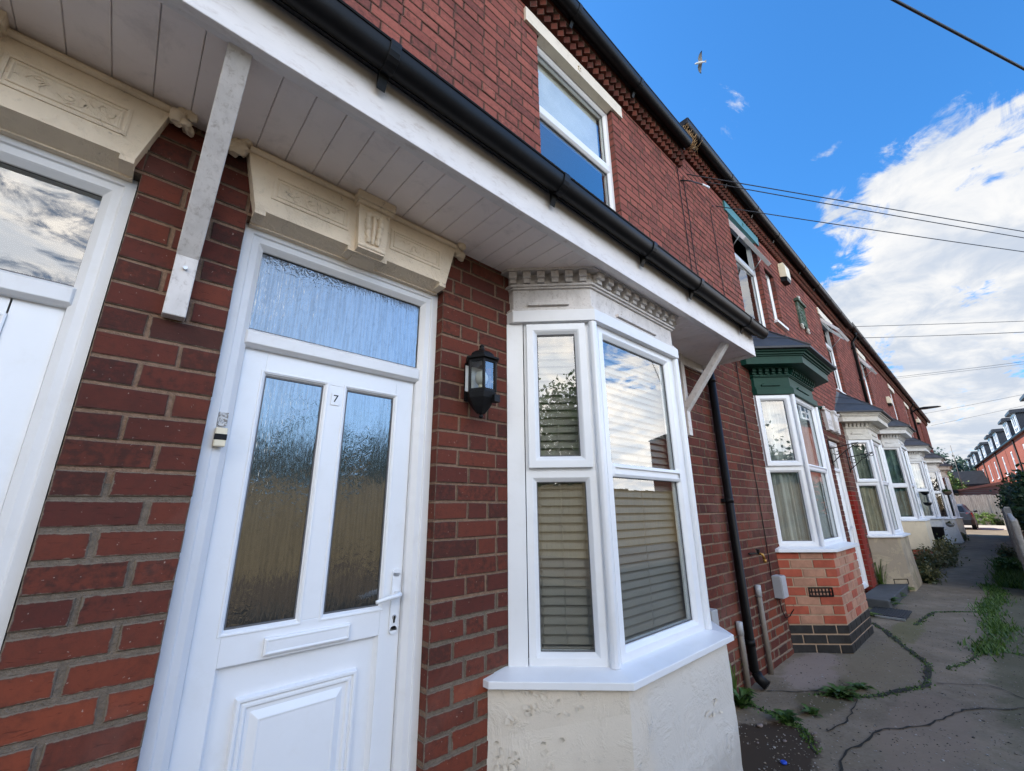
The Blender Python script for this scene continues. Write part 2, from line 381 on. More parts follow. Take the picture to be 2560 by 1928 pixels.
def mortar_sheet(bm,fr,u0,u1,z0,z1,openings,zonef,deep=.11,rec=.0058):
    us=sorted({u0,u1,*[min(max(o[i],u0),u1) for o in openings for i in (0,1)],*[c for c in (.5,1.5,3.) if u0<c<u1]})
    zs=sorted({z0,z1,*[min(max(o[i],z0),z1) for o in openings for i in (2,3)],*[c for c in (.62,.86,1.06,1.17,1.5,3.) if z0<c<z1]})
    for ua,ub in zip(us[:-1],us[1:]):
        for za,zb in zip(zs[:-1],zs[1:]):
            uc,zc=(ua+ub)/2,(za+zb)/2
            if any(o[0]<uc<o[1] and o[2]<zc<o[3] for o in openings): continue
            st,sm,jw,mc=zonef(uc,zc); rr=rec*(.80 if sm>.75 else 1.)
            bm.flat([fr(ua,-rr,za),fr(ub,-rr,za),fr(ub,-rr,zb),fr(ua,-rr,zb)],1,mc)
    for o in openings:
        a,b,c,d=o[:4]; mc=zonef((a+b)/2,(c+d)/2)[3]
        for ux in (a,b):
            q=.0035 if ux==b else -.0035
            bm.flat([fr(ux+q,-.004,c),fr(ux+q,-.004,d),fr(ux+q,-deep,d),fr(ux+q,-deep,c)],1,mc)
        for zz in (c,d): bm.flat([fr(a,-.004,zz),fr(b,-.004,zz),fr(b,-deep,zz),fr(a,-deep,zz)],1,mc)
def house_shell(bm,x0,x1,ze,left_end,right_end):
    """party walls, back wall, floors, roof slopes of a house: closes it to sun and sky"""
    f=bm.flat; D=6.0; rz=ze+2.6
    f([(x0,D,0),(x1,D,0),(x1,D,ze),(x0,D,ze)],1,MT)
    for x in ([x0+.004,x1-.004]): f([(x,.02,0),(x,D,0),(x,D,ze),(x,D/2,rz-.1),(x,.02,ze)],2)
    for z in (.25,3.0): f([(x0,.125,z),(x1,.125,z),(x1,D,z),(x0,D,z)],2)
    f([(x0,3.2,.25),(x1,3.2,.25),(x1,3.2,ze),(x0,3.2,ze)],2)
    if right_end:
        for z0,z1 in ((0.,ze),): brickwork(bm,Fr(x1,0,0,1,1,0),0,D,z0,z1,[],zone,.02); mortar_sheet(bm,Fr(x1,0,0,1,1,0),0,D,z0,z1,[],zone)
def cornice(x0,x1,z0,parent,rows=3):
    """dog-tooth brick eaves cornice"""
    bm=BrickMesh(); out=.0
    for r in range(rows):
        za,zb=z0+r*.07,z0+r*.07+.066; out=.018+.03*r
        x=x0
        if r in (0,1):   # saw-tooth courses: bricks set on the diagonal
            while x<x1-.02:
                w=.078; col=(random.random(),.45+random.random()*.5,.4,.1)
                xc=x+w/2; e=min(x+w,x1)
                A=[(x,-out+.0),(xc,-out-.036),(e,-out),(e,.02),(x,.02)]
                for p,q in zip(A[:3],A[1:3]):
                    bm.quad([(p[0],p[1],za),(q[0],q[1],za),(q[0],q[1],zb),(p[0],p[1],zb)],[(0,0),(.06,0),(.06,.066),(0,.066)],(.06,.066),col,0)
                bm.quad([(a,b,za) for a,b in A[::-1]],[(0.03,.03)]*5,(.06,.066),col,0); bm.quad([(a,b,zb) for a,b in A],[(.03,.03)]*5,(.06,.066),col,0)
                x+=w
        else:
            brick_u=x0
            while brick_u<x1-.01:
                e=min(brick_u+.112,x1); bm.brick(W0,brick_u+.004,e-.004,za,zb,out+.02,(random.random(),random.random()*.9,.4,.1),out+.0); brick_u=e
        bm.flat([(x0,-out*.6,za-.004),(x1,-out*.6,za-.004),(x1,-out*.6,zb+.01),(x0,-out*.6,zb+.01)],1,(.09,.05,.04,1))
    o=bm.build('brick_cornice',parent); return o
def half_gutter(x0,x1,yc,zt,rx,rz,mat,name,parent,clips,endR=True,endL=True):
    mb=MB(); n=9; t=.006
    n=13; prof=[(yc+rx*math.cos(math.pi*(k/(n-1))),zt-rz*math.sin(math.pi*k/(n-1))) for k in range(n)]
    pin=[(yc+(rx-t)*math.cos(math.pi*(k/(n-1))),zt-(rz-t)*math.sin(math.pi*k/(n-1))) for k in range(n)][::-1]
    P=prof+pin
    mb.loft([[(x0,y,z) for y,z in P],[(x1,y,z) for y,z in P]],mat,True,False)
    for e,x in ((endL,x0),(endR,x1)):
        if e: mb.loft([[(x-.012,y,z) for y,z in prof],[(x+.012,y,z) for y,z in prof]],mat)
    mb.tube([(x0,yc-rx,zt),(x1,yc-rx,zt)],.006,mat,6)
    o=mb.build(name,parent)
    for p in o.data.polygons: p.use_smooth=len(p.vertices)==4
    o.data.set_sharp_from_angle(angle=R(50))
    for cx in clips:
        c=MB(); q=[(yc+(rx+.007)*math.cos(math.pi*k/(n-1)),zt+.004-(rz+.010)*math.sin(math.pi*k/(n-1))) for k in range(n)]
        qi=[(yc+rx*.97*math.cos(math.pi*k/(n-1)),zt-rz*.97*math.sin(math.pi*k/(n-1))) for k in range(n)][::-1]
        c.loft([[(cx-.019,y,z) for y,z in q+qi],[(cx+.019,y,z) for y,z in q+qi]],mat)
        # bracket web back to the board
        w=[(yc+rx+.002,zt-.02),(yc+rx+.002,zt-rz-.045),(yc+rx*.55,zt-rz*.97)]
        c.loft([[(cx-.016,y,z) for y,z in w],[(cx+.016,y,z) for y,z in w]],mat)
        c.build('gutter_clip',o,.0015)
    return o
# ------------------------------------------------------------------ bay windows
S2=math.sqrt(2)
def bay_poly(x0,D,wf,d,ret=0.0):
    """outline of a canted bay offset outwards by d; ret squares the ends off before they meet the wall"""
    xa=x0-d*S2; xd=x0+2*D+wf+d*S2; B=(x0-d*S2+D+d,-(D+d)); Cc=(x0+D+wf+d*S2-d,-(D+d))
    if ret>0:
        return [(xa+ret,0.02),(xa+ret,-ret),B,Cc,(xd-ret,-ret),(xd-ret,0.02)]
    return [(xa,.0),B,Cc,(xd,.0)]
def bay_frames(x0,D,wf):
    L=D*S2; return (Fr(x0,0,1/S2,-1/S2,-1/S2,-1/S2),L),(Fr(x0+D,-D,1,0,0,-1),wf),(Fr(x0+D+wf,-D,1/S2,1/S2,1/S2,-1/S2),L)
BEAD=lambda w,f=.0,b=-.06:[(0,b),(0,f),(w*.62,f),(w*.72,f-.004),(w,f-.018),(w,b)]
def pane(fr,u0,u1,z0,z1,o,parent,mat=GL):
    mb=MB(); mb.box(fr,u0,u1,o-.006,o,z0,z1,mat)
    if abs(u1-u0)>.1: mb.ring(fr,u0,u1,z0,z1,[(0,o+.0005),(0,o+.005),(.0085,o+.005),(.0085,o+.0005)],GASK)
    return mb.build('pane',parent)
def bay_window(house,x0,D,wf,zb,zt,zg,cm,basestyle,layout,roof=True,board=.0,corn=True,sill_d=.11,base_d=.07,fm=PVC,basemat=None,roofmat=SLATE,curtain=None):
    F=bay_frames(x0,D,wf); mb=MB(); root=None; panes=[]
    (fl,L),(ff,_),(fr_,_)=F
    for i,(f,Ln) in enumerate(F):
        a=board if i==0 else (0. if i==1 else 0.); b=Ln-(board if i==2 else 0.)
        m=.028 if i!=1 else .05     # corner post allowance
        ua=a+(.0 if i==0 else m); ub=b-(.0 if i==2 else m)
        if board and i==0: mb.box(f,.0,board-.004,-.05,.006,zb,zt,fm); ua=board
        if board and i==2: mb.box(f,Ln-board+.004,Ln,-.05,.006,zb,zt,fm); ub=Ln-board
        tz=layout.get('tz',zb+.53*(zt-zb))
        if i==1:
            mb.ring(f,ua,ub,zb,zt,BEAD(layout.get('fw',.055)),fm); w=layout.get('fw',.055)
            mb.box(f,ua+w*.7,ub-w*.7,-.055,-.006,tz-.03,tz+.03,fm)
            mb.ring(f,ua+w*.7,ub-w*.7,tz-.034,tz+.034,[(0,-.03),(0,-.004),(.014,.004),(.02,.004)],fm)
            panes+= [(f,ua+w-.004,ub-w+.004,zb+w-.004,tz-.028,-.03),(f,ua+w-.004,ub-w+.004,tz+.028,zt-w+.004,-.03)]
        else:
            # lower fixed light
            w=.052
            mb.ring(f,ua,ub,zb,tz-.008,BEAD(w),fm); panes.append((f,ua+w-.004,ub-w+.004,zb+w-.004,tz-.008-w+.004,-.03))
            if layout.get('vent',True):
                mb.ring(f,ua,ub,tz-.008,zt,[(0,-.06),(0,-.006),(.03,-.006),(.03,-.06)],fm)
            else:
                mb.ring(f,ua,ub,tz-.008,zt,BEAD(w),fm); panes.append((f,ua+w-.004,ub-w+.004,tz-.008+w,zt-w,-.03))
        # corner posts with beads
    for (f,u) in ((ff,0.),(ff,wf)):
        px,py,_=f(u,0,0)
        for q,r in ((-.02,.022),(.0,.0)):
            pass
        sgn=-1 if u==0 else 1
        mb.lathe((px+sgn*.004,py-.004,0),[(.024,zb),(.024,zt)],fm,10)
        mb.box(f,u+(.0 if u==0 else -.05),u+(.05 if u==0 else 0.),-.055,-.002,zb,zt,fm)
        g,uu=(fl,L) if u==0 else (fr_,0.)
        mb.box(g,uu-(.03 if u==0 else 0.),uu+(.0 if u==0 else .03),-.055,-.002,zb,zt,fm)
    root=mb.build('bay_window',house,.0018)
    for p in panes: pane(*p,root)
    # opening sashes of the side lights stand proud
    if layout.get('vent',True):
        for i,(f,Ln) in ((0,F[0]),(2,F[2])):
            ua=(board if i==0 else .028); ub=Ln-(board if i==2 else .028); tz=layout.get('tz')
            s=MB(); s.ring(f,ua+.016,ub-.016,tz+.006,zt-.012,[(0,-.01),(0,.026),(.034,.026),(.042,.022),(.056,.008),(.056,-.05)],fm)
            so=s.build('window_sash',root,.0018)
            pane(f,ua+.068,ub-.068,tz+.06,zt-.066,-.004,root)
    # sill
    sp=bay_poly(x0,D,wf,sill_d,.035); s=MB()
    up=bay_poly(x0,D,wf,.0,0); up=[(up[0][0]-.02,.02),(up[0][0]-.02,-.0),up[1],up[2],(up[3][0]+.02,0.),(up[3][0]+.02,.02)]
    s.loft([[(x,y,zb-.045) for x,y in sp],[(x,y,zb-.016) for x,y in sp],[(x,y,zb+.002) for x,y in up]],PVC); s.build('window_sill',root,.003)
    # base wall
    if basestyle=='brick': brick_base(root,x0,D,wf,base_d,zg,zb-.045)
    else:
        b=MB(); m=basemat; n=7; polys=[]
        for k in range(n+1):
            z=zg+(zb-.04-zg)*k/n; fl_=base_d+layout.get('flare',0.)*(1-k/n)**2
            polys.append([(x+random.uniform(-.004,.004),y+random.uniform(-.004,.004),z) for x,y in bay_poly(x0,D,wf,fl_,.0)[:1]+bay_poly(x0,D,wf,fl_)[1:3]+bay_poly(x0,D,wf,fl_)[3:]])
        b.loft(polys,m); b.build('bay_base',root,.012)
        if basestyle=='render_over_brick': brick_base(root,x0,D,wf,base_d-.03,zg,zg+.40,plain=True)
    if layout.get('ventz'):
        v=MB(); f,u,zz=F[layout.get('ventface',0)][0],layout['ventu'],layout['ventz']
        o=base_d+.004+layout.get('flare',0.)*.6
        v.ring(f,u,u+.23,zz,zz+.085,[(0,o-.03),(0,o+.006),(.01,o+.006),(.014,o-.012)],BLK,True)
        for k in range(6): v.box(f,u+.022+k*.033,u+.038+k*.033,o-.03,o-.002,zz+.014,zz+.071,BLK)
        v.box(f,u+.014,u+.216,o-.02,o-.001,zz+.036,zz+.049,BLK)
        v.build('air_vent',root,.001)
    # cornice
    if corn: bay_cornice(root,x0,D,wf,zt,cm,roof,roofmat)
    if curtain:
        cu=MB()
        pts=[]; P=bay_poly(x0,D,wf,-.10); 
        segs=[(P[0],P[1]),(P[1],P[2]),(P[2],P[3])]
        for (a,b) in segs:
            n=26
            for k in range(n): 
                t=k/n; nx,ny=(b[1]-a[1]),-(b[0]-a[0]); l=math.hypot(nx,ny); w=.014*math.sin(k*1.7+a[0])+.006*math.sin(k*4.1)
                pts.append((a[0]+(b[0]-a[0])*t+nx/l*w,a[1]+(b[1]-a[1])*t+ny/l*w))
        back=[(x,y+.004) for x,y in pts][::-1]
        zc0,zc1=zb+.03,(zt-.03 if curtain[1]>=1 else zb+(zt-zb)*curtain[1])
        cu.prism(pts+back,zc0,zc1,curtain[0]); co=cu.build('curtain'); put(co,(x0+D+wf/2,-D+.1,zc0)); tag(co,curtain[2],'curtain','curtains in the bay windows')
    return root
def bay_cornice(root,x0,D,wf,zt,m,roof,roofmat):
    c=MB(); c2=MB(); under=(not roof)
    def slab(d,z0,z1,ret=.03): c.prism(bay_poly(x0,D,wf,d,ret),zt+z0,zt+z1,m)
    (c2 if under else c).prism(bay_poly(x0,D,wf,.034,.05),zt,zt+.068,PVCD if under else m); slab(.026,.0685,.080,.04); slab(.016,.080,.094,.04); slab(.004,.094,.208,.03)
    slab(.018,.208,.219,.04); slab(.030,.219,.232,.04); slab(.010,.232,.30,.03)
    F=bay_frames(x0,D,wf)
    # relief tablet on each frieze panel
    for f,L in F:
        c.box(f,L*.26,L*.74,0,.024,zt+.104,zt+.122,m); c.box(f,L*.31,L*.69,0,.018,zt+.122,zt+.138,m)
    # dentils
    dz=.232 if under else .236
    for i,(f,L) in enumerate(F):
        n=6 if i!=1 else max(8,int(wf/.083)); st=(L+.0)/n
        for k in range(n):
            u=st*(k+.22); 
            c.box(f,u,u+st*.56,0.,.058,zt+dz+.028,zt+dz+.064,m); c.box(f,u+.003,u+st*.56-.003,0.,.040,zt+dz+.004,zt+dz+.028,m)
    if under:
        slab(.062,.30,.325,.05); slab(.085,.325,.345,.06)
    else:
        slab(.065,.30,.312,.05); slab(.19,.312,.40,.06); slab(.205,.40,.416,.06); slab(.225,.416,.440,.06); slab(.25,.440,.462,.06)
    c.build('bay_cornice',root,.002)
    if under: c2.build('fascia_board',root,.003)
    if roof:
        r=MB(); d=.295; p0=bay_poly(x0,D,wf,d); z=zt+.462
        lo=[(x,y,z) for x,y in p0]; lo2=[(x,y,z+.022) for x,y in p0]
        ins=.36; hi=[(x0+ins-.2,0,z+.50),(x0+ins,-.02,z+.50),(x0+2*D+wf-ins,-.02,z+.50),(x0+2*D+wf-ins+.2,0,z+.50)]
        r.loft([lo,lo2,hi],roofmat)
        # hip cappings and felt laps
        for a,b in ((lo2[1],hi[1]),(lo2[2],hi[2])): r.tube([a,b],.014,roofmat,6)
        for k in (.33,.66):
            P=[tuple(Vector(lo2[i]).lerp(Vector(hi[i]),k)+Vector((0,-.004,.006))) for i in range(4)]; r.tube(P,.006,roofmat,5)
        r.build('bay_roof',root)
PALE=simple('pale_brick',(.36,.185,.12),.85,.2,9.,(.28,.13,.09),.5,.4,45.)
REDB=simple('red_brick_smooth',(.33,.068,.034),.8,.18,9.,(.2,.05,.035),.5,.3,60.)
BLUB=simple('blue_engineering_brick',(.028,.027,.027),.5,.3,9.,(.05,.045,.04),.4,.3,60.,spec=.2)
JOINT=simple('pale_mortar',(.36,.255,.175),.9,.12,20.,(.25,.18,.13),.4,.5,90.)
def brick_base(root,x0,D,wf,d,z0,z1,plain=False):
    b=MB(); P=bay_poly(x0,D,wf,d-.006); b.prism(P,z0,z1,JOINT); 
    xa=x0-d*S2; B=(x0-d*S2+D+d,-(D+d)); wl=math.hypot(B[0]-xa,B[1]); wfr=wf+2*(d*S2-d)
    frs=[(Fr(xa,0,1/S2,-1/S2,-1/S2,-1/S2),wl),(Fr(B[0],B[1],1,0,0,-1),wfr),(Fr(B[0]+wfr,B[1],1/S2,1/S2,1/S2,-1/S2),wl)]
    ch=.0835; n=int((z1-z0)/ch)+1
    for fi,(f,L) in enumerate(frs):
        for k in range(n):
            za=z0+k*ch; zb=min(z1,za+ch); 
            if zb-za<.02: continue
            u=0. ; hd=(k+fi)%2; i=0
            while u<L-.003:
                e=min(u+(.115 if (hd and i==0) else .222),L)
                if L-e<.05: e=L
                if plain: m=REDB
                elif k<3: m=BLUB
                else: m=REDB if (i%2==0) else PALE
                if not plain and fi==1 and k>=3: m=PALE if random.random()<.7 else REDB
                j=.0065
                b.box(f,u+(0 if i==0 else j),e-(0 if e>=L else j),-.03,random.uniform(-.001,.0025),za+j,zb-j,m)
                u=e;i+=1
    b.build('bay_base',root,.003)
# ------------------------------------------------------------------ doors
def text_mesh(body,size,depth,mat,name,parent):
    cu=bpy.data.curves.new(name,'FONT'); cu.body=body; cu.size=size; cu.extrude=depth; cu.align_x='CENTER'; cu.align_y='CENTER'
    o=bpy.data.objects.new('tmp',cu); C.objects.link(o); dg=bpy.context.evaluated_depsgraph_get(); me=bpy.data.meshes.new_from_object(o.evaluated_get(dg)); bpy.data.objects.remove(o)
    me.materials.clear(); me.materials.append(mat); t=bpy.data.objects.new(name,me); return link(t,parent)
def front_door(house,xL,xR,kind,hand=1,zb=.25,ztop=2.46):
    """kind 'glazed' (two tall obscured panes) or 'panelled'; hand=1: handle on the right. xL,xR = brick opening."""
    w=xR-xL
    def X(u): return xL+u if hand==1 else xR-u       # u from the hinge side
    class M:      # mirrored wall frame
        def __call__(s,u,o,z): return (X(u),-o,z)
    f=M(); mb=MB(); o0=-.10   # leaf face
    # outer frame
    fm=MB(); fw=.078
    fm.ring(f,0,w,zb,ztop,[(0,-.17),(0,-.052),(fw*.42,-.052),(fw*.46,-.059),(fw*.74,-.062),(fw*.8,-.066),(fw,-.082),(fw,-.17)],PVCD)
    fm.box(f,fw*.8,w-fw*.8,-.16,-.078,2.0,2.056,PVCD); fm.ring(f,fw*.8,w-fw*.8,1.994,2.062,[(0,-.12),(0,-.083),(.012,-.066),(.02,-.066)],PVCD,True)
    door=MB(); la,lb=fw+.002,w-fw-.002; lt=1.996
    T=.09
    if kind=='glazed':
        door.box(f,la,la+.075,-.15,o0,zb+.02,lt,PVC); door.box(f,lb-.085,lb,-.15,o0,zb+.02,lt,PVC)
        door.box(f,la+.075,lb-.085,-.15,o0,1.912,lt,PVC); door.box(f,la+.075,lb-.085,-.15,o0,.965,1.062,PVC); door.box(f,la+.075,lb-.085,-.15,o0,zb+.02,zb+.2,PVC)
        g0,g1=la+.075,lb-.085; gm=(g0+g1)/2
        door.box(f,gm-.042,gm+.042,-.15,o0,1.062,1.912,PVC)
        for a,b in ((g0,gm-.042),(gm+.042,g1)): door.ring(f,a-.012,b+.012,1.05,1.924,[(0,o0-.01),(0,o0+.003),(.007,o0+.003),(.018,o0-.012),(.018,o0-.04)],PVC)
        # lower panel
        door.box(f,g0,g1,-.15,o0-.022,zb+.2,.965,PVC)
        door.ring(f,g0-.002,g1+.002,zb+.198,.967,[(0,o0-.004),(.012,o0-.022)],PVC)
        door.ring(f,g0+.068,g1-.068,zb+.27,.868,[(0,o0-.023),(.004,o0-.004),(.014,o0-.004),(.018,o0-.014),(.024,o0-.010),(.032,o0-.010),(.036,o0-.018),(.048,o0-.018),(.072,o0-.006),(.078,o0-.008)],PVC,True)
    else:
        door.box(f,la,la+.105,-.15,o0,zb+.02,lt+.04,PVC); door.box(f,lb-.105,lb,-.15,o0,zb+.02,lt+.04,PVC); g0,g1=la+.105,lb-.105
        door.box(f,g0,g1,-.15,o0,1.945,lt+.04,PVC); door.box(f,g0,g1,-.15,o0,zb+.02,zb+.2,PVC); door.box(f,g0,g1,-.15,o0,.98,1.08,PVC)
        for za,zc in ((1.08,1.945),(zb+.2,.98)):
            door.box(f,g0,g1,-.15,o0-.03,za,zc,PVC); door.ring(f,g0-.002,g1+.002,za-.002,zc+.002,[(0,o0+.004),(.006,o0+.006),(.012,o0),(.020,o0-.012),(.045,o0-.028)],PVC); door.ring(f,g0+.075,g1-.075,za+.075,zc-.075,[(0,o0-.03),(.03,o0-.016),(.034,o0-.016)],PVC,True)
    d=door.build('front_door',house,.002)
    fm.build('door_frame',d,.002)
    if kind=='glazed':
        for a,b in ((g0,gm-.042),(gm+.042,g1)): pane(f,a+.001,b-.001,1.064,1.910,o0-.016,d,RG)
        pane(f,fw*.9,w-fw*.9,2.058,ztop-fw*.9,-.092,d,RG)
        # letter plate
        l=MB(); lm=(la+lb)/2-.003; l.ring(f,lm-.141,lm+.141,.976,1.028,[(0,o0),(0,o0+.012),(.006,o0+.016),(.012,o0+.014)],PVC,True); l.build('letter_plate',d,.0015)
        h=MB(); hx=lb-.030
        h.lathe(Vector(f(hx,o0+.005,.976)),[(.016,-.005),(.016,.005)],PVC,14,'y'); h.box(f,hx-.016,hx+.016,o0,o0+.010,.976,1.182,PVC); h.lathe(Vector(f(hx,o0+.005,1.182)),[(.016,-.005),(.016,.005)],PVC,14,'y')
        hp=[f(hx,o0+.008,1.106),f(hx,o0+.045,1.106),f(hx-.012,o0+.054,1.106),f(hx-.05,o0+.056,1.102),f(hx-.10,o0+.052,1.092)]
        h.tube(hp,.0095,PVC,10,[1.15,1.1,1.05,.9,.75])
        h.lathe(Vector(f(hx,o0+.011,1.022)),[(.0085,-.003),(.0085,.003)],METAL,12,'y'); h.box(f,hx-.003,hx+.003,o0+.010,o0+.0145,1.002,1.026,BLK)
        h.build('door_handle',d,.001)
        if hand==1 and xL<1:
            nm=MB(); nm.box(f,gm-.0165,gm+.0165,o0+.002,o0+.004,1.832,1.882,PVC); no=nm.build('number_plate',d)
            tx=text_mesh('7',.042,.0006,BLK,'house_number',no); tx.parent=d; tx.data.transform(Matrix.Translation((X(gm),-(o0+.0046),1.857))@Matrix.Rotation(R(90),4,'X'))
    else:
        pane(f,fw*.9,w-fw*.9,2.058,ztop-fw*.9,-.092,d,GL)
        h=MB(); hx=lb-.04; h.box(f,hx-.014,hx+.014,o0,o0+.01,1.0,1.2,PVC); h.tube([f(hx,o0,1.12),f(hx,o0+.05,1.12),f(hx-.1,o0+.05,1.11)],.009,PVC,8); h.build('door_handle',d)
    return d
def door_lintel(house,xL,xR,mat,zb=2.456,zt=2.715,keycol=None):
    """cast stone door head: splayed ends, sunk panels, chamfered soffit and a leaf keystone"""
    a,b=xL+.012,xR-.020; mb=MB(); o=.045
    P=[(a,zb+.014),(b,zb+.014),(b+.055,zt),(a-.057,zt)]
    def tr(P,o0,o1): mb.loft([[(x,-o0,z) for x,z in P],[(x,-o1,z) for x,z in P]],mat)
    tr(P,-.06,o)
    xm=(xL+xR)/2+.012
    # soffit block behind, chamfer between the stops
    mb.wbox(a,b,.030,.082,zb-.010,zb+.008,mat)
    for ua,ub in ((a+.035,xm-.085),(xm+.085,b-.035)):
        mb.loft([[(ua,-o+.001,zb+.014),(ua,.034,zb-.006),(ua,.05,zb+.014)],[(ub,-o+.001,zb+.014),(ub,.034,zb-.006),(ub,.05,zb+.014)]],mat)
    for ua,ub in ((a,a+.035),(xm-.085,xm+.085),(b-.035,b)): mb.wbox(ua,ub,-o,.05,zb-.004,zb+.016,mat)
    mb.wbox(a-.03,b+.03,-.05,.06,zt-.016,zt,mat); 
    # sloping fillet under the top
    mb.tube([(a-.05,-.052,zt-.018),(b+.05,-.052,zt-.018)],.011,mat,8)
    # sunk panels: raised double moulding + scroll relief
    for u0,u1 in ((a+.042,xm-.092),(xm+.092,b-.035)):
        mb.ring(W0,u0,u1,zb+.078,zb+.182,[(0,o),(0,o+.004),(.006,o+.0055),(.011,o+.004),(.011,o)],mat)
        mb.ring(W0,u0+.017,u1-.017,zb+.095,zb+.165,[(0,o),(.0,o+.003),(.004,o+.004),(.008,o)],mat)
        n=15
        for k in range(n):
            x=u0+.032+(u1-u0-.064)*(k+.5)/n+random.uniform(-.006,.006); z=zb+.130+random.uniform(-.014,.014); a0=random.uniform(0,6.28); cv=random.uniform(-3,3); q=Vector((x,0,z)); pts=[]
            for e in range(6): pts.append((q.x,-o-.0012,min(zb+.160,max(zb+.10,q.z)))); q=q+Vector((math.cos(a0+cv*e*.25),0,math.sin(a0+cv*e*.25)))*random.uniform(.005,.009)
            mb.tube(pts,.0022,mat,5,[.6,1,1.2,1.1,.8,.4])
    l=mb.build('door_lintel',house,.003)
    k=MB(); kw0,kw1=.058,.070
    KP=[(xm-kw0,zb+.004),(xm+kw0,zb+.004),(xm+kw1,zt-.028),(xm-kw1,zt-.028)]
    k.loft([[(x,.02,z) for x,z in KP],[(x,-.078,z) for x,z in KP]],mat)
    k.loft([[(xm-kw0,.04,zb-.014),(xm+kw0,.04,zb-.014),(xm+kw0,-.074,zb+.004),(xm-kw0,-.074,zb+.004)],[(xm-kw0,.03,zb+.006),(xm+kw0,.03,zb+.006),(xm+kw0,-.074,zb+.006),(xm-kw0,-.074,zb+.006)]],mat)
    k.wbox(xm-kw1-.008,xm+kw1+.008,-.092,.0,zt-.052,zt-.036,mat); k.wbox(xm-kw1-.014,xm+kw1+.014,-.102,.0,zt-.036,zt+.0,mat)
    k.tube([(xm-kw0-.002,-.077,zb+.018),(xm+kw0+.002,-.077,zb+.018)],.008,mat,8)
    # acanthus leaf relief
    for i in range(5):
        z=zb+.045+i*.028; wd=.016+.006*i-(.012 if i==4 else 0)
        for s in (-1,1): k.blob((xm+s*(.012+wd*.5),-.079,z+.008),(.014,.017,.020),mat,i*7+s,8,.15)
    k.tube([(xm,-.080,zb+.035),(xm,-.085,zb+.1),(xm,-.083,zb+.165)],.008,mat,7); k.blob((xm,-.082,zb+.175),(.03,.012,.014),mat,3,8,.2)
    k.build('keystone',l,.0025)
    for s,x in ((-1,a-.075),(1,b+.078)):
        r=MB()
        for q in range(7): r.blob((x+random.uniform(-.028,.028),-.035+random.uniform(-.02,.02),zt-.012+random.uniform(-.028,.016)),random.uniform(.014,.028),mat,q,8,.35)
        r.build('rosette',l)
    return l
# ------------------------------------------------------------------ upper windows
def upper_window(house,x0,x1,z0,z1,rev=.055,kind='top',open_=0.,fm=PVC,tz=None,backing=None):
    f=W0; mb=MB(); o=-rev; w=.05
    tz=tz or z0+(z1-z0)*.62
    def P(pr): return [(d,oo+o) for d,oo in pr]
    if kind=='single':
        mb.ring(f,x0,x1,z0,z1,P(BEAD(w)),fm); root=mb.build('window',house,.002); pane(f,x0+w-.004,x1-w+.004,z0+w-.004,z1-w+.004,o-.03,root); return root
    mb.ring(f,x0,x1,z0,tz,P(BEAD(w)),fm); mb.ring(f,x0,x1,tz,z1,P([(0,-.06),(0,0),(.028,0),(.028,-.06)]) if open_ else P(BEAD(w)),fm)
    if z0>3.3: mb.box(f,x0-.03,x1+.03,o-.02,.03,z0-.035,z0-.001,fm)
    root=mb.build('window',house,.002)
    pane(f,x0+w-.004,x1-w+.004,z0+w-.004,tz-w+.004,o-.03,root)
    if not open_: pane(f,x0+w-.004,x1-w+.004,tz+w-.004,z1-w+.004,o-.03,root)
    else:
        # top-hung sash swung outwards about its head
        ca,sa=math.cos(open_),math.sin(open_); zt=z1-.01; oo=o+.01; h=zt-tz-.01
        class SF:
            def __call__(s,u,q,v):  # v from head downwards 0..-h, q out of the sash
                d=-v; return (u,-(oo+d*sa+q*ca),zt-d*ca+q*sa)
        g=SF(); s=MB(); s.ring(g,x0+.01,x1-.01,-h,0,[(0,-.03),(0,.02),(.036,.02),(.05,.004),(.05,-.03),(0,-.03)],fm); so=s.build('window_sash',root,.002)
        pane(g,x0+.055,x1-.055,-h+.045,-.045,0.,root)
        
        for ux in (x0+.08,x1-.08): a=MB(); a.tube([(ux,-o,tz+.02),g(ux,0,-h*.7)],.006,METAL,6); a.build('window_stay',root)
    return root
def lintel(house,x0,x1,z0,z1,mat,orn=False,proud=.022):
    mb=MB(); mb.box(W0,x0,x1,-.0,proud,z0,z1,mat); mb.box(W0,x0+.12,x1-.12,-.10,.0,z0+.004,z1-.01,mat)
    # stop-chamfered lower edge
    mb.loft([[(x0+.16,-proud-.001,z0-.001),(x1-.16,-proud-.001,z0-.001),(x1-.16,.04,z0-.014),(x0+.16,.04,z0-.014)],[(x0+.16,-proud+.004,z0+.006),(x1-.16,-proud+.004,z0+.006),(x1-.16,.07,z0+.006),(x0+.16,.07,z0+.006)]],mat)
    if orn:
        xm=(x0+x1)/2; zc=(z0+z1)/2
        for s in (-1,1):
            pts=[(xm+s*(.012+.02*t*math.cos(4.5*t)),-proud-.003,zc+.004+.022*t*math.sin(4.5*t)) for t in np.linspace(.1,1.1,10)]; mb.tube(pts,.006,mat,6)
        mb.blob((xm,-proud,zc-.022),(.012,.008,.016),mat,2,8,.1)
    return mb.build('lintel',house,.004)
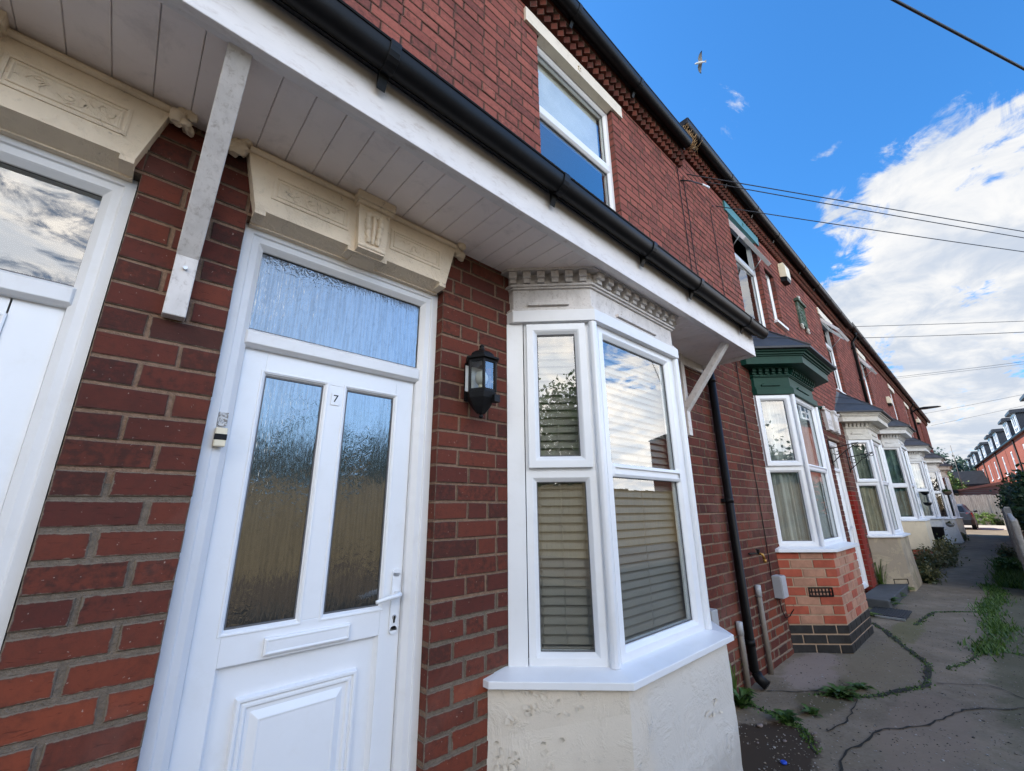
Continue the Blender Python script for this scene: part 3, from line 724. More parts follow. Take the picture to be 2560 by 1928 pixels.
# ================================================================== THE TERRACE
P=[-4.0,-.13,4.05,8.15,12.40,16.80,21.50,26.50,31.0]
EAVE=[5.14,5.14,5.42,5.42,5.50,5.50,5.50,5.50]
UP={0:[(-2.66,-1.75,3.50,4.95)],1:[(1.75,2.725,3.50,4.95)],2:[(5.44,6.42,3.62,5.255),(6.66,7.10,4.06,4.98)],3:[(9.98,10.92,3.64,5.20)],4:[(13.80,14.62,3.82,5.30)],5:[(18.72,19.62,3.90,5.28)],6:[(22.55,23.45,3.95,5.28)],7:[(26.98,27.85,3.95,5.28)]}
LINT={0:(-2.80,-1.61,4.95,5.085,CREAM2),1:(1.61,2.87,4.95,5.085,CREAM2),2:(5.32,6.56,5.255,5.40,GRNL),3:(9.86,11.06,5.20,5.345,CREAM2),4:(13.68,14.75,5.30,5.44,CREAM2),5:(18.58,19.80,5.28,5.43,CREAM2),6:(22.40,23.62,5.28,5.43,CREAM2),7:(26.82,28.05,5.28,5.43,CREAM2)}
DOOR={0:(-.98,-.13),1:(.165,1.008),2:(7.14,7.98),3:(8.36,9.18),4:(15.75,16.6),5:(17.0,17.8),6:(25.6,26.4),7:(26.7,27.5)}
BAY={1:(1.42,.33,.90,.76,2.402),2:(5.17,.305,.95,1.04,2.66),3:(9.72,.305,.95,.975,2.61),4:(13.78,.305,.98,1.15,2.84),5:(18.35,.305,1.0,1.11,2.80),6:(23.75,.305,1.0,1.0,2.80),7:(28.30,.305,1.0,.955,2.77)}
LAB=['terraced house at the far left with a white panelled door and cream door head','terraced house with door number 7, white sash window and white bay under the canopy','terraced house with the dark green bay cornice and pale green lintel','terraced house with the peeling cream bay and wide open top window','terraced house whose bay has a cream panel over bare brick','terraced house with its bay behind the black pedestal planter','terraced house whose white bay has a flower trough under its window','last terraced house of the row, beside the parked car']
HOUSES=[]
ZG=.09
def zone_red(x,z):
    if 9.18<x<9.50 and z<1.72: return 1.6,.0,.0105,(.30,.025,.015,1)
    return zone(x,z)
for i in range(8):
    x0,x1=P[i],P[i+1]; ze=EAVE[i]
    h=empty('terraced_house',((x0+x1)/2,0,ZG),LAB[i],'house','brick terraced houses of the row'); HOUSES.append(h)
    h_off=Vector(h.location)
    bm=BrickMesh(); ops=[(a,b,c,d) for a,b,c,d in UP[i]]
    a,b=DOOR[i]; ops.append((a,b,0.,2.46+(.05 if i>1 else 0)))
    if i in BAY:
        bx,D,wf,zb,zt=BAY[i]; ops.append((bx+.02,bx+2*D+wf-.02,zb-.3,zt+.02))
    zf=zone_red if i==3 else zone
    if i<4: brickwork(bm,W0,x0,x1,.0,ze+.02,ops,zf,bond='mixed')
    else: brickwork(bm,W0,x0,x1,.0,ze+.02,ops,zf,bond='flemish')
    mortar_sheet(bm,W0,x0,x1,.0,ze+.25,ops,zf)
    house_shell(bm,x0,x1,ze+.25,i==0,i==7)
    bm.build('wall',h)
    cornice(x0,x1,ze,h)
    # roof
    r=MB(); zr=ze+.26; r.loft([[(x0,-.10,zr-.02),(x0,3.0,zr+2.35),(x0,6.15,zr-.02),(x0,6.15,zr-.08),(x0,3.0,zr+2.28),(x0,-.10,zr-.08)],[(x1,-.10,zr-.02),(x1,3.0,zr+2.35),(x1,6.15,zr-.02),(x1,6.15,zr-.08),(x1,3.0,zr+2.28),(x1,-.10,zr-.08)]],TILE); r.build('roof',h)
    gx0,gx1=(x0,x1-.06) if i==1 else (x0-(.08 if i==2 else 0.),x1)
    clips=[gx0+.35+k*.92 for k in range(int((gx1-gx0-.2)/.92))]
    half_gutter(gx0,gx1,-.152,ze+.215,.058,.075,BLK,'gutter',h,clips,i in(1,7),i in (0,2))
    lx0,lx1,lz0,lz1,lm=LINT[i]; lintel(h,lx0,lx1,lz0,lz1,lm,i in(1,2))
    for k,(ua,ub,uz,ut) in enumerate(UP[i]):
        if k==1: upper_window(h,ua,ub,uz,ut,.06,'single'); s=MB(); s.box(W0,ua-.02,ub+.04,-.02,.05,uz-.045,uz-.005,PVC); s.build('window_sill',h,.003)
        elif i==1 or i==0: upper_window(h,ua,ub,uz,ut,.05,tz=4.30,fm=PVCD)
        else: upper_window(h,ua,ub,uz,ut,.06,open_=R({2:24,3:38,4:30}.get(i,0)),tz=ut-.50)
    # doors
    glz='glazed' if i in (1,) else 'panelled'
    front_door(h,a,b,glz,1 if i%2 else -1,ZG+.12,2.46 if i<2 else 2.50)
    if i==0: door_lintel(h,a,b,CREAM)
    elif i==1: door_lintel(h,a,b,CREAM)
    else:
        door_lintel(h,a,b,GRNP if i==2 else OLDW,2.50+(.14 if i>2 else .14),2.76+(.24 if i>2 else .2))
FLK=flake_mat('flaking_cream_render',(.68,.62,.535),(.54,.51,.47),.30,5.,.8)
FLC=simple('paint_flake',(.70,.645,.56),.75,.08,20.)
RND=flake_mat('stained_render',(.40,.335,.24),(.30,.25,.19),.9,3.5,.9,(.16,.145,.09))
CRM=simple('smooth_cream_render',(.62,.52,.37),.7,.06,4.,(.35,.28,.18),.3,.1,60.)
WHR=simple('white_render',(.60,.59,.57),.75,.08,4.,(.3,.28,.24),.5,.15,50.)
GREYW=simple('offwhite_cornice_paint',(.56,.53,.47),.6,.08,6.,(.25,.21,.15),.5,.15,60.)
B=BAY
b1=bay_window(HOUSES[1],*B[1][:3],B[1][3],B[1][4],ZG-.05,OLDW,'render',{'tz':1.615,'fw':.06,'flare':.0},roof=False,board=.092,base_d=.085,basemat=FLK,sill_d=.125)
b2=bay_window(HOUSES[2],*B[2][:3],B[2][3],B[2][4],ZG,GRNP,'brick',{'tz':1.855,'ventz':.585,'ventu':.16},base_d=.085,sill_d=.13,curtain=(NET,1.,'grey pleated net curtain in the bay with the dark green cornice'))
b3=bay_window(HOUSES[3],*B[3][:3],B[3][3],B[3][4],ZG,GREYW,'render',{'tz':1.85,'flare':.035,'ventz':.20,'ventu':.17},base_d=.07,basemat=RND,curtain=(NETG,1.,'greenish curtain in the peeling cream bay'))
b4=bay_window(HOUSES[4],*B[4][:3],B[4][3],B[4][4],ZG,WHR,'render_over_brick',{'tz':1.93,'vent':False},base_d=.09,basemat=CRM,roofmat=TILE,curtain=(NETT,1.,'teal curtain in the bay above the cream panel'))
b5=bay_window(HOUSES[5],*B[5][:3],B[5][3],B[5][4],ZG,WHR,'render',{'tz':1.93,'vent':False,'flare':.08},base_d=.07,basemat=WHR,roofmat=TILE,curtain=(NETW,.95,'cream blind in the bay behind the black planter'))
b6=bay_window(HOUSES[6],*B[6][:3],B[6][3],B[6][4],ZG,WHR,'render',{'tz':1.98,'vent':False,'flare':.06},base_d=.07,basemat=WHR,roofmat=TILE,curtain=(NETD,1.,'dark brown curtain in the bay with the flower trough'))
b7=bay_window(HOUSES[7],*B[7][:3],B[7][3],B[7][4],ZG,GREYW,'render',{'tz':2.02,'vent':False},base_d=.07,basemat=CREAM2,roofmat=TILE,curtain=(NETD,.97,'dark curtain in the last bay beside the car'))
# curled flakes of old paint standing off the near base
fk=MB(); F1=bay_frames(*BAY[1][:3]); base=[c for c in b1.children if c.name.startswith('bay_base')][0]
xa,Dd,wfd=BAY[1][0],BAY[1][1],BAY[1][2]; dd=.085
FA=(Fr(xa-dd*S2,0,1/S2,-1/S2,-1/S2,-1/S2),math.hypot(Dd+dd,Dd+dd)); FB=(Fr(xa-dd*S2+Dd+dd,-(Dd+dd),1,0,0,-1),wfd+2*(dd*S2-dd))
def flake(fr,u,z,L,w,a,lift):
    n=4; ca,sa=math.cos(a),math.sin(a); pr=[]
    for k in range(n+1):
        q=k/n; d=(q)*L; o=.0015+lift*q*q; ww=w*(1-.35*q)*(.75+.5*random.random())
        for sgn in (-1,1): pr.append((u+d*ca-sgn*ww*sa,o+.004,z+d*sa+sgn*ww*ca))
    for k in range(n):
        A=[fr(*pr[2*k+j]) for j in (0,1,3,2)]; Bq=[fr(pr[2*k+j][0],pr[2*k+j][1]-.0012,pr[2*k+j][2]) for j in (0,1,3,2)]
        fk.face(A,FLC); fk.face(Bq[::-1],FLC)
for (fr_q,Ln,ncl) in ((FA[0],FA[1],20),(FB[0],FB[1],3)):
    for c_ in range(ncl):
        cu_,cz=random.uniform(.05,Ln-.05),.06+.62*random.random()**.8
        for q in range(random.randint(2,7)):
            flake(fr_q,min(Ln-.03,max(.02,cu_+random.gauss(0,.035))),min(.69,cz+random.gauss(0,.03)),random.uniform(.010,.032),random.uniform(.004,.012),random.uniform(-.6,2.2),random.uniform(.004,.013))
fo=fk.build('paint_flakes',b1)
bmx=bmesh.new(); bmx.from_mesh(base.data); n0=len(bmx.faces); bmx.from_mesh(fo.data); bmx.faces.ensure_lookup_table()
for f_ in bmx.faces[n0:]: f_.material_index=1
bmx.to_mesh(base.data); bmx.free(); base.data.materials.append(FLC); base.modifiers.clear(); bpy.data.objects.remove(fo)
# split base of bay 4: its render stops above bare bricks
for ch in b4.children:
    if ch.name.startswith('bay_base') and ch.data.materials and ch.data.materials[0]==CRM:
        for v in ch.data.vertices: v.co.z=max(v.co.z,ZG+.40)
# ------------------------------------------------------------------ canopy
can=empty('canopy',(1.0,0,2.7),'white boarded porch canopy with black gutter over the doors and white bay','canopy')
CX0,CX1=-3.6,3.89; ZS=2.722
s=MB(); bw=.0985; x=CX0
while x<CX1-.01:
    e=min(x+bw,CX1); s.loft([[(x+.0006,0,ZS-.001),(x+.0028,0,ZS-.004),(e-.0028,0,ZS-.004),(e-.0006,0,ZS-.001),(e-.0006,0,ZS+.008),(x+.0006,0,ZS+.008)],[(x+.0006,-.452,ZS-.009),(x+.0028,-.452,ZS-.012),(e-.0028,-.452,ZS-.012),(e-.0006,-.452,ZS-.009),(e-.0006,-.452,ZS),(x+.0006,-.452,ZS)]],SOFF); x=e
s.box(W0,CX0,CX1,0,.45,ZS+.009,ZS+.02,DARK); s.build('soffit',can)
f=MB(); f.box(W0,CX0,CX1,.448,.476,2.684,2.885,FASC); f.box(W0,CX0,CX1,.425,.448,2.690,2.716,FASC); f.wbox(CX1-.022,CX1,-.448,0.0,2.684,2.86,FASC); f.build('fascia',can,.003)
f=MB(); f.box(W0,3.05,CX1-.03,.0,.022,2.64,ZS-.006,OLDW); f.build('wall_plate',can,.002)
r=MB(); r.loft([[(CX0,-.50,2.87),(CX0,-.50,2.885),(CX0,0,3.20),(CX0,0,3.18)],[(CX1+.02,-.50,2.87),(CX1+.02,-.50,2.885),(CX1+.02,0,3.20),(CX1+.02,0,3.18)]],SLATE); r.wbox(CX1-.02,CX1+.0,-.44,-.005,2.86,2.875,SLATE); r.build('canopy_roof',can)
for bx in (.027,3.41):
    k=MB(); k.wbox(bx-.029,bx+.029,-.042,.0,2.0,ZS-.005,OLDW); k.build('bracket',can,.003)
    k=MB(); hw=.030
    L0=[(-.040,2.20),(-.040,2.285),(-.385,2.705),(-.447,2.705)]
    k.loft([[(bx-hw,y,z) for y,z in L0],[(bx+hw,y,z) for y,z in L0]],OLDW); ko=k.build('bracket_strut',can,.003)
half_gutter(CX0,CX1+.035,-.547,2.905,.048,.066,BLK,'gutter',can,[-.9,.41,1.27,2.05,2.66,3.55],True,True)
k=MB()
for q in range(3): k.lathe((.027,-.047-.0*q,2.16+.0*q),[(.006,-.006),(.006,.004)],METAL,10,'y')
k.build('bolt',can)
# ------------------------------------------------------------------ things on the near walls
def drainpipe(name,x,z0,z1,label,y=-.05,r=.034,shoe=True,swan=None):
    o=empty(name,(x,y,z0),label,'drainpipe'); m=MB()
    pts=[(0,0,z1-z0),(0,0,.08 if shoe else 0)]
    if swan: pts=[(0,swan[0]-y,swan[1]-z0),(0,swan[0]-y,swan[1]-z0-.08),(0,0,swan[1]-z0-.22)]+pts[1:]
    if shoe: pts+= [(0,-.02,.045),(0,-.075,.0)]
    m.tube(pts,r,BLK,14); m.build('pipe',o)
    s=MB()
    if shoe: s.tube([(0,-.01,.075),(0,-.03,.035),(0,-.08,.0)],r*1.14,BLK,14); s.build('shoe',o)
    n=int((z1-z0)/.9)
    for k in range(n+1):
        zz=.28+k*(z1-z0-.4)/max(1,n); c=MB(); c.lathe((0,0,zz),[(r*1.12,-.02),(r*1.12,.02)],BLK,14); c.wbox(-.055,.055,.018,.045,zz-.014,zz+.014,BLK); c.build('pipe_clip',o)
    return o
drainpipe('drainpipe',3.945,ZG+.03,2.70,'black drainpipe running down beside the canopy end to the ground')
drainpipe('drainpipe',12.93,3.3,5.35,'black drainpipe from the eaves between the two open upper windows',-.05,.034,False,(-.152,5.60))
drainpipe('drainpipe',24.06,2.9,5.35,'black drainpipe below the street lamp on the far wall',-.05,.036,False,(-.152,5.62))
def cable(pts,label,r=.0045,name='cable',mat=BLK,cat='cable',group='black cables on the brick wall'):
    m=MB(); m.tube(pts,r,mat,6); o=m.build(name); put(o,pts[0]); return tag(o,label,cat,group)
def wob(x,z0,z1,y=-.012,n=12,a=.008): return [(x+random.uniform(-a,a),y,z0+(z1-z0)*k/(n-1)) for k in range(n)]
cable(wob(3.975,5.12,2.8),'black cable down the wall left of the brick joint above the canopy end')
cable(wob(4.10,5.05,.75,n=22)+[(4.10,-.012,.6)],'black cable down the wall just right of the drainpipe')
cable([(4.93,-.012,5.10),(4.84,-.02,5.05)]+wob(4.78,4.95,.9,n=24)+[(4.76,-.012,.80)],'black cable down the wall beside the green bay to the grey box')
cable([(4.84,-.02,.62),(4.87,-.02,.50),(4.93,-.02,.42),(5.02,-.03,.42),(5.10,-.05,.47),(5.13,-.05,.60)],'thin black cable looping out below the grey junction box')
jb=MB(); jb.wbox(4.795,4.935,-.075,-.0,.605,.80,GREY); jb.wbox(4.80,4.93,-.083,-.075,.611,.794,GREY); o=jb.build('junction_box',None,.006); put(o,(4.86,0,.6)); tag(o,'grey plastic junction box on the wall beside the green bay','junction box')
jb=MB(); jb.wbox(3.30,3.40,-.07,0,.60,.72,GREY); o=jb.build('junction_box',None,.006); put(o,(3.35,0,.6)); tag(o,'small grey box low on the wall behind the white bay sill','junction box')
for x,z1,lab in ((4.335,.77,'grey conduit pipe standing against the wall left of the brick bay base'),(3.835,.56,'short grey conduit pipe beside the foot of the black drainpipe')):
    o=empty('conduit_pipe',(x,-.03,ZG),lab,'pipe','grey conduit pipes'); m=MB(); m.tube([(0,0,0),(0.003,0,(z1-ZG)*.5),(0,0,z1-ZG-.02)],.021,GREYP,12); m.build('pipe',o); m=MB(); m.lathe((0,0,z1-ZG-.09),[(.025,0),(.025,.09),(.012,.094)],GREY,12); m.build('pipe_cap',o)
tp=empty('garden_tap',(4.38,-.01,1.0),'small brass garden tap on the brick wall','tap'); m=MB(); m.tube([(-.07,0,.03),(-.02,-.02,.03),(0,-.06,.03)],.008,RUB,8); m.lathe((0,-.055,.03),[(.012,0),(.012,.03),(.02,.032),(.02,.038)],RUB,10); m.build('pipe',tp); m=MB(); m.tube([(0,-.06,.03),(.01,-.085,.025),(.012,-.095,-.02)],.012,BRASS,10); m.lathe((.012,-.095,-.045),[(.014,0),(.015,.03)],BRASS,10); m.build('spout',tp)
# wall lantern
LX,LY=1.183,-.085
ln=empty('wall_lantern',(LX,LY,1.95),'black half lantern with clear panes on the brick pier','lantern')
ln.scale=(.90,.92,1.)
n=6
def hexp(r,z,flat=0): return [(r*math.cos(R(60*k+30+90)),min(r*math.sin(R(60*k+30+90)),.075),z) for k in range(6)]
m=MB(); 
for a,b in ((-.004,.012),(.142,.158)): m.loft([hexp(.080,a),hexp(.080,b)],BLKM)
for k in range(6):
    p=hexp(.076,0)[k]; m.tube([(p[0],p[1],0),(p[0],p[1],.15)],.0085,BLKM,6)
m.wbox(-.052,.052,.066,.083,-.03,.16,BLKM); m.build('lantern_frame',ln,.002)
m=MB(); m.loft([hexp(.098,.156),hexp(.100,.166),hexp(.074,.172),hexp(.066,.190),hexp(.045,.205),hexp(.016,.212)],BLKM); m.lathe((0,0,.21),[(.012,0),(.017,.01),(.011,.02),(.015,.028),(.006,.036)],BLKM,10); m.build('lantern_cap',ln,.002)
m=MB(); m.loft([hexp(.022,-.098),hexp(.05,-.07),hexp(.076,-.03),hexp(.082,-.004)],BLKM); m.lathe((0,0,-.12),[(.006,0),(.013,.008),(.007,.018),(.015,.026)],BLKM,10); m.wbox(.018,.056,-.085,-.05,-.05,-.015,BLKM); m.build('lantern_base',ln,.002)
for k in range(6):
    a,b=hexp(.071,0)[k],hexp(.071,0)[(k+1)%6]
    if a[1]>.03 and b[1]>.03: continue
    m=MB(); d=Vector((b[0]-a[0],b[1]-a[1],0)); nn=Vector((d.y,-d.x,0)).normalized()*.002
    q=[Vector(a)+Vector((0,0,.012)),Vector(b)+Vector((0,0,.012)),Vector(b)+Vector((0,0,.142)),Vector(a)+Vector((0,0,.142))]
    m.hexa([q[0],q[1],q[1]+nn,q[0]+nn,q[3],q[2],q[2]+nn,q[3]+nn],GL); m.build('pane',ln)
m=MB(); m.lathe((0,.0,.012),[(.015,0),(.016,.03)],CREMPL,14); m.lathe((0,0,.04),[(.016,0),(.028,.012),(.034,.03),(.033,.046),(.024,.062),(.008,.07)],NETW,16); m.build('bulb',ln)
m=MB(); m.wbox(-.06,.06,.058,.062,.014,.142,PVC); m.build('brightening_plate',ln)  # white plate added behind the panes to make them look brighter
# doorbell + old tape
db=empty('doorbell',(.213,.054,1.625),'cream doorbell push with black centre on the white door frame','doorbell'); m=MB(); m.wbox(-.017,.017,-.02,0,0,.062,CREMPL); m.build('body',db,.004); m=MB(); m.wbox(-.0172,.0172,-.0215,-.012,.022,.041,BLK); m.build('button',db,.0008)
TAPE=flake_mat('adhesive_residue',(.66,.66,.66),(.30,.28,.25),.9,60.)
m=MB(); m.prism([(.199,.0505),(.226,.0505),(.226,.0515),(.199,.0515)],1.695,1.74,TAPE); o=m.build('tape_residue'); put(o,(.213,.051,1.7)); tag(o,'patch of grey tape residue above the doorbell','tape residue')
# alarm boxes
def alarm(x,z0,z1,lab,w=.27):
    o=empty('alarm_box',(x,0,z0),lab,'alarm box','alarm boxes on the upper wall'); m=MB(); h=z1-z0
    m.loft([[(-w/2,0,.08),(w/2,0,.08),(w*.42,-.10,.06),(-w*.42,-.10,.06)],[(-w/2,0,h*.8),(w/2,0,h*.8),(w*.42,-.10,h*.8),(-w*.42,-.10,h*.8)],[(-w*.42,0,h),(w*.42,0,h),(w*.36,-.075,h),(-w*.36,-.075,h)]],CREMPL); m.build('cover',o,.008)
    m=MB(); m.loft([[(-w*.42,0,0),(w*.42,0,0),(w*.34,-.085,0),(-w*.34,-.085,0)],[(-w*.48,0,.082),(w*.48,0,.082),(w*.41,-.098,.062),(-w*.41,-.098,.062)]],BLK); m.build('strobe_lens',o,.004)
alarm(7.62,5.02,5.36,'cream alarm box with black base right of the narrow upper window')
alarm(17.35,4.45,4.74,'pale alarm box between the two middle upper windows')
alarm(25.86,4.95,5.18,'yellowish alarm box near the end of the row')
# plaque
GRNW=flake_mat('weathered_green_plaque',(.07,.115,.085),(.15,.17,.14),.9,14.)
pq=empty('wall_plaque',(8.33,0,4.45),'weathered green relief plaque with cream scrolls on the upper wall','plaque')
m=MB(); m.ring(W0,-.20,.20,.0,.42,[(0,0),(0,.035),(.03,.045),(.045,.025)],GRNW,True); m.box(W0,-.24,.24,0,.07,.42,.46,GRNW); m.box(W0,-.2,.2,0,.05,.46,.49,GRNW)
for k in range(12): m.blob((random.uniform(-.1,.1),-.03,random.uniform(.09,.35)),(.035,.012,.02),GRNW,k,8,.3)
m.build('panel',pq,.003)
for x,z in ((0,.55),(-.17,-.03),(.17,-.03)):
    m=MB(); pts=[(x+.05*t*math.cos(5*t),-.03,z+.05*t*math.sin(5*t)) for t in np.linspace(.2,1.1,10)]; m.tube(pts,.022,GREYW,8); m.blob((x,-.03,z),.025,GREYW,1,8,.2); m.build('scroll',pq)
# telephone eye bolt
m=MB(); m.tube([(4.03,-.0,4.96),(4.2,-.05,5.02),(4.45,-.08,5.10)],.008,BLK,6); m.tube([(4.45,-.08,5.10),(4.60,-.10,5.13)],.014,PVC,8); o=m.build('cable_bracket'); put(o,(4.03,0,4.96)); tag(o,'black cable bracket with white insulator on the upper wall','cable bracket')
# straw nest in the gutter joint
m=MB()
for k in range(260):
    a=random.uniform(0,6.28); x=4.02+random.gauss(0,.09); p=(x,-.13+random.gauss(0,.025),5.36+abs(random.gauss(0,.03))); d=Vector((math.cos(a)*.05,math.sin(a)*.05-.02,random.uniform(.0,.09))); m.tube([p,tuple(Vector(p)+d)],.0022,STRAW,3)
o=m.build('bird_nest'); put(o,(4.02,-.13,5.36)); tag(o,'straw nest sticking out at the gutter step between two roofs','nest')
# ------------------------------------------------------------------ ground
def ground_mat():
    m,nt,out=newmat('old_concrete_path'); t=NT(nt); p=t.pos()
    n1=t.noise(1.9,p,3,.5); n2=t.noise(11.,p,2,.5); n3=t.noise(60.,p,2,.5); n4=t.noise(.6,p,5,.6)
    c=t.mix(t.smooth(n1,.3,.7),(.165,.128,.088),(.245,.192,.136))
    c=t.mix(t.smooth(n4,.50,.66,0,.55),c,(.13,.102,.074))
    c=t.mix(t.smooth(n2,.40,.75,0.,.35),c,(.26,.215,.175))
    c=t.mix(t.smooth(t.noise(5.,p,2,.5),.35,.65,0.,.35),c,(.105,.088,.066))
    c=t.mix(t.smooth(n3,.30,.70,0.,.22),c,(.31,.26,.20))
    # soil and moss patches where they lie on the path
    sx=t.n('ShaderNodeSeparateXYZ',{'Vector':p})
    def patch(cx,cy,rx,ry,soft=.5,nz=.45):
        dx=t.math('DIVIDE',t.math('SUBTRACT',sx.outputs[0],cx),rx); dy=t.math('DIVIDE',t.math('SUBTRACT',sx.outputs[1],cy),ry)
        r=t.math('SQRT',t.math('ADD',t.math('MULTIPLY',dx,dx),t.math('MULTIPLY',dy,dy)))
        r=t.math('ADD',r,t.math('MULTIPLY',t.math('SUBTRACT',t.noise(5.,p,5,.65),.5),nz*2.6)); return t.smooth(r,1.+soft*.3,1.-soft*.3)
    c=t.mix(patch(2.95,-.42,.52,.24,.3),c,(.055,.040,.029))
    c=t.mix(t.math('MULTIPLY',patch(4.2,-.45,.5,.16),.8),c,(.105,.088,.050))
    c=t.mix(t.math('MULTIPLY',patch(4.7,-.25,.55,.2),.7),c,(.30,.235,.20))
    c=t.mix(t.math('MULTIPLY',patch(5.2,-.60,.8,.26),.6),c,(.19,.155,.10))
    c=t.mix(t.math('MULTIPLY',patch(6.9,-.62,.7,.14),.7),c,(.14,.13,.06))
    c=t.mix(t.math('MULTIPLY',patch(4.0,-1.0,.8,.2),.6),c,(.22,.165,.125))
    c=t.mix(t.math('MULTIPLY',patch(13.,-.25,2.5,.2),.7),c,(.13,.12,.06))
    c=t.mix(t.math('MULTIPLY',patch(10.,-1.5,6.,.3),.6),c,(.07,.075,.04))
    c=t.mix(t.math('MULTIPLY',patch(22.,-.2,8.,.25),.6),c,(.11,.105,.055))
    h=t.math('ADD',t.math('MULTIPLY',n2,.6),t.math('MULTIPLY',n3,.5)); t.bsdf(out,c,.9,t.bump(h,.06,.004),0,.08); MATS['path']=m; return m
PATHM=ground_mat()
STN2=simple('grit_stone',(.21,.17,.13),.9,.3,20.)
STN3=simple('dark_grit',(.075,.062,.05),.9,.3,20.)
SOIL=simple('soil_ground',(.075,.062,.045),.95,.3,3.,(.05,.06,.025),.6,.6,30.)
def hgt(x,y):
    return .010*math.sin(1.9*x+.7)*math.sin(3.1*y+x)+.006*math.sin(6.3*x-4*y)+.004*math.sin(11*x+9*y)
def grid(name,xs,ys,z,mat,amp=1.):
    m=MB(); nx,ny=len(xs),len(ys)
    m.v=[(x,y,z+amp*hgt(x,y)) for x in xs for y in ys]
    for i in range(nx-1):
        for j in range(ny-1): m.f.append((i*ny+j,i*ny+j+1,(i+1)*ny+j+1,(i+1)*ny+j)); m.m.append(m.mi(mat)); m.smooth.append(True)
    return m.build(name)
tag(grid('path',list(np.arange(-6,14,.12))+list(np.arange(14,40,.6)),list(np.arange(-2.2,.06,.1)),ZG,PATHM),kind='structure')
tag(grid('ground',[-120,-30,-6,0,20,40,60,120,400],[-300,-60,-20,-8,-1.9,.0,20,60,300],ZG-.035,SOIL,0.),kind='structure')
ROADM=simple('sunlit_concrete_road',(.42,.36,.29),.9,.1,2.,(.3,.26,.2),.4,.3,30.)
m=MB(); m.wbox(38.8,47.6,-8,12,ZG-.03,ZG+.012,ROADM); tag(m.build('road'),kind='structure')
# cracks: dark soil-filled joints between the slabs
SOILD=simple('crack_soil',(.016,.014,.010),.95,.4,30.,(.03,.04,.012),.6)
def ribbon(mb,pts,w,mat,z=.006):
    pts=[Vector((p[0],p[1],0)) for p in pts]; q=[]
    for a,b in zip(pts[:-1],pts[1:]):
        n=max(2,int((b-a).length/.05)); q+=[a.lerp(b,k/n) for k in range(n)]
    q.append(pts[-1]); L=[];Rr=[]
    for i,p in enumerate(q):
        d=(q[min(i+1,len(q)-1)]-q[max(0,i-1)]).normalized(); nn=Vector((-d.y,d.x,0)); ww=w*random.uniform(.35,1.3)
        p=p+nn*random.uniform(-.012,.012); a=p+nn*ww/2; b=p-nn*ww/2
        L.append((a.x,a.y,ZG+hgt(a.x,a.y)+z)); Rr.append((b.x,b.y,ZG+hgt(b.x,b.y)+z))
    for i in range(len(q)-1): mb.face([L[i],L[i+1],Rr[i+1],Rr[i]],mat)
CR=[[(7.0,-.30),(6.6,-.50),(5.95,-.72),(5.55,-.90),(4.9,-.93),(4.6,-.80),(4.35,-.66),(4.25,-.52),(4.1,-.40)],[(3.95,-.12),(4.05,-.30),(4.3,-.42)],[(3.2,-.62),(3.45,-.47),(3.55,-.30),(3.6,-.06)],[(3.0,-.75),(3.3,-.72),(3.7,-.82),(4.1,-1.0),(4.6,-1.2),(5.0,-1.5)],[(5.5,-1.02),(6.2,-1.18),(6.5,-1.27),(6.45,-1.6)],[(5.1,-.97),(5.3,-1.25),(5.0,-1.55)],[(9.9,-.45),(10.5,-1.2),(10.7,-1.7)],[(3.5,-.6),(3.75,-.66),(4.3,-.62)],[(13,-.4),(13.2,-1.6)],[(16.5,-.4),(16.6,-1.6)],[(7.3,-.65),(8.3,-.75),(8.6,-1.25)]]
mb=MB()
for i,c in enumerate(CR): ribbon(mb,c,(.045,.014,.012,.014,.012,.010,.010,.010,.01,.01,.03)[i],SOILD)
tag(mb.build('path_cracks'),kind='structure')
# ------------------------------------------------------------------ plants
def leaf_quads(pos,size,mat,name,parent=None,elong=1.6,flat=0.,colr=None,curve=.25):
    """many small folded leaves; pos (n,3)"""
    n=len(pos); r=RNG
    d=r.normal(size=(n,3)); d[:,2]*=(1-flat); d/=np.linalg.norm(d,axis=1)[:,None]
    u=r.normal(size=(n,3)); a=np.cross(d,u); a/=np.linalg.norm(a,axis=1)[:,None]
    s=size*r.uniform(.6,1.3,size=(n,1)); L=d*s*elong; Wd=a*s*.5; nn=np.cross(d,a)*s*curve
    v=np.stack([pos-L*.5,pos+Wd+nn*.2,pos+L*.5-nn*.6,pos-Wd+nn*.2],1).reshape(-1,3)
    me=bpy.data.meshes.new(name); me.vertices.add(4*n); me.vertices.foreach_set('co',v.astype(np.float32).ravel())
    me.loops.add(4*n); me.loops.foreach_set('vertex_index',np.arange(4*n,dtype=np.int32)); me.polygons.add(n); me.polygons.foreach_set('loop_start',np.arange(0,4*n,4,dtype=np.int32)); me.polygons.foreach_set('loop_total',np.full(n,4,dtype=np.int32))
    me.update(); me.validate(); me.materials.append(mat)
    cr=r.uniform(0,1,n) if colr is None else np.clip(colr+r.uniform(-.25,.25,n),0,1)
    col=np.zeros((n,4,4),np.float32); col[:,:,0]=cr[:,None]; col[:,:,3]=1
    ca=me.color_attributes.new('lv','FLOAT_COLOR','CORNER'); ca.data.foreach_set('color',col.ravel())
    return link(bpy.data.objects.new(name,me),parent)
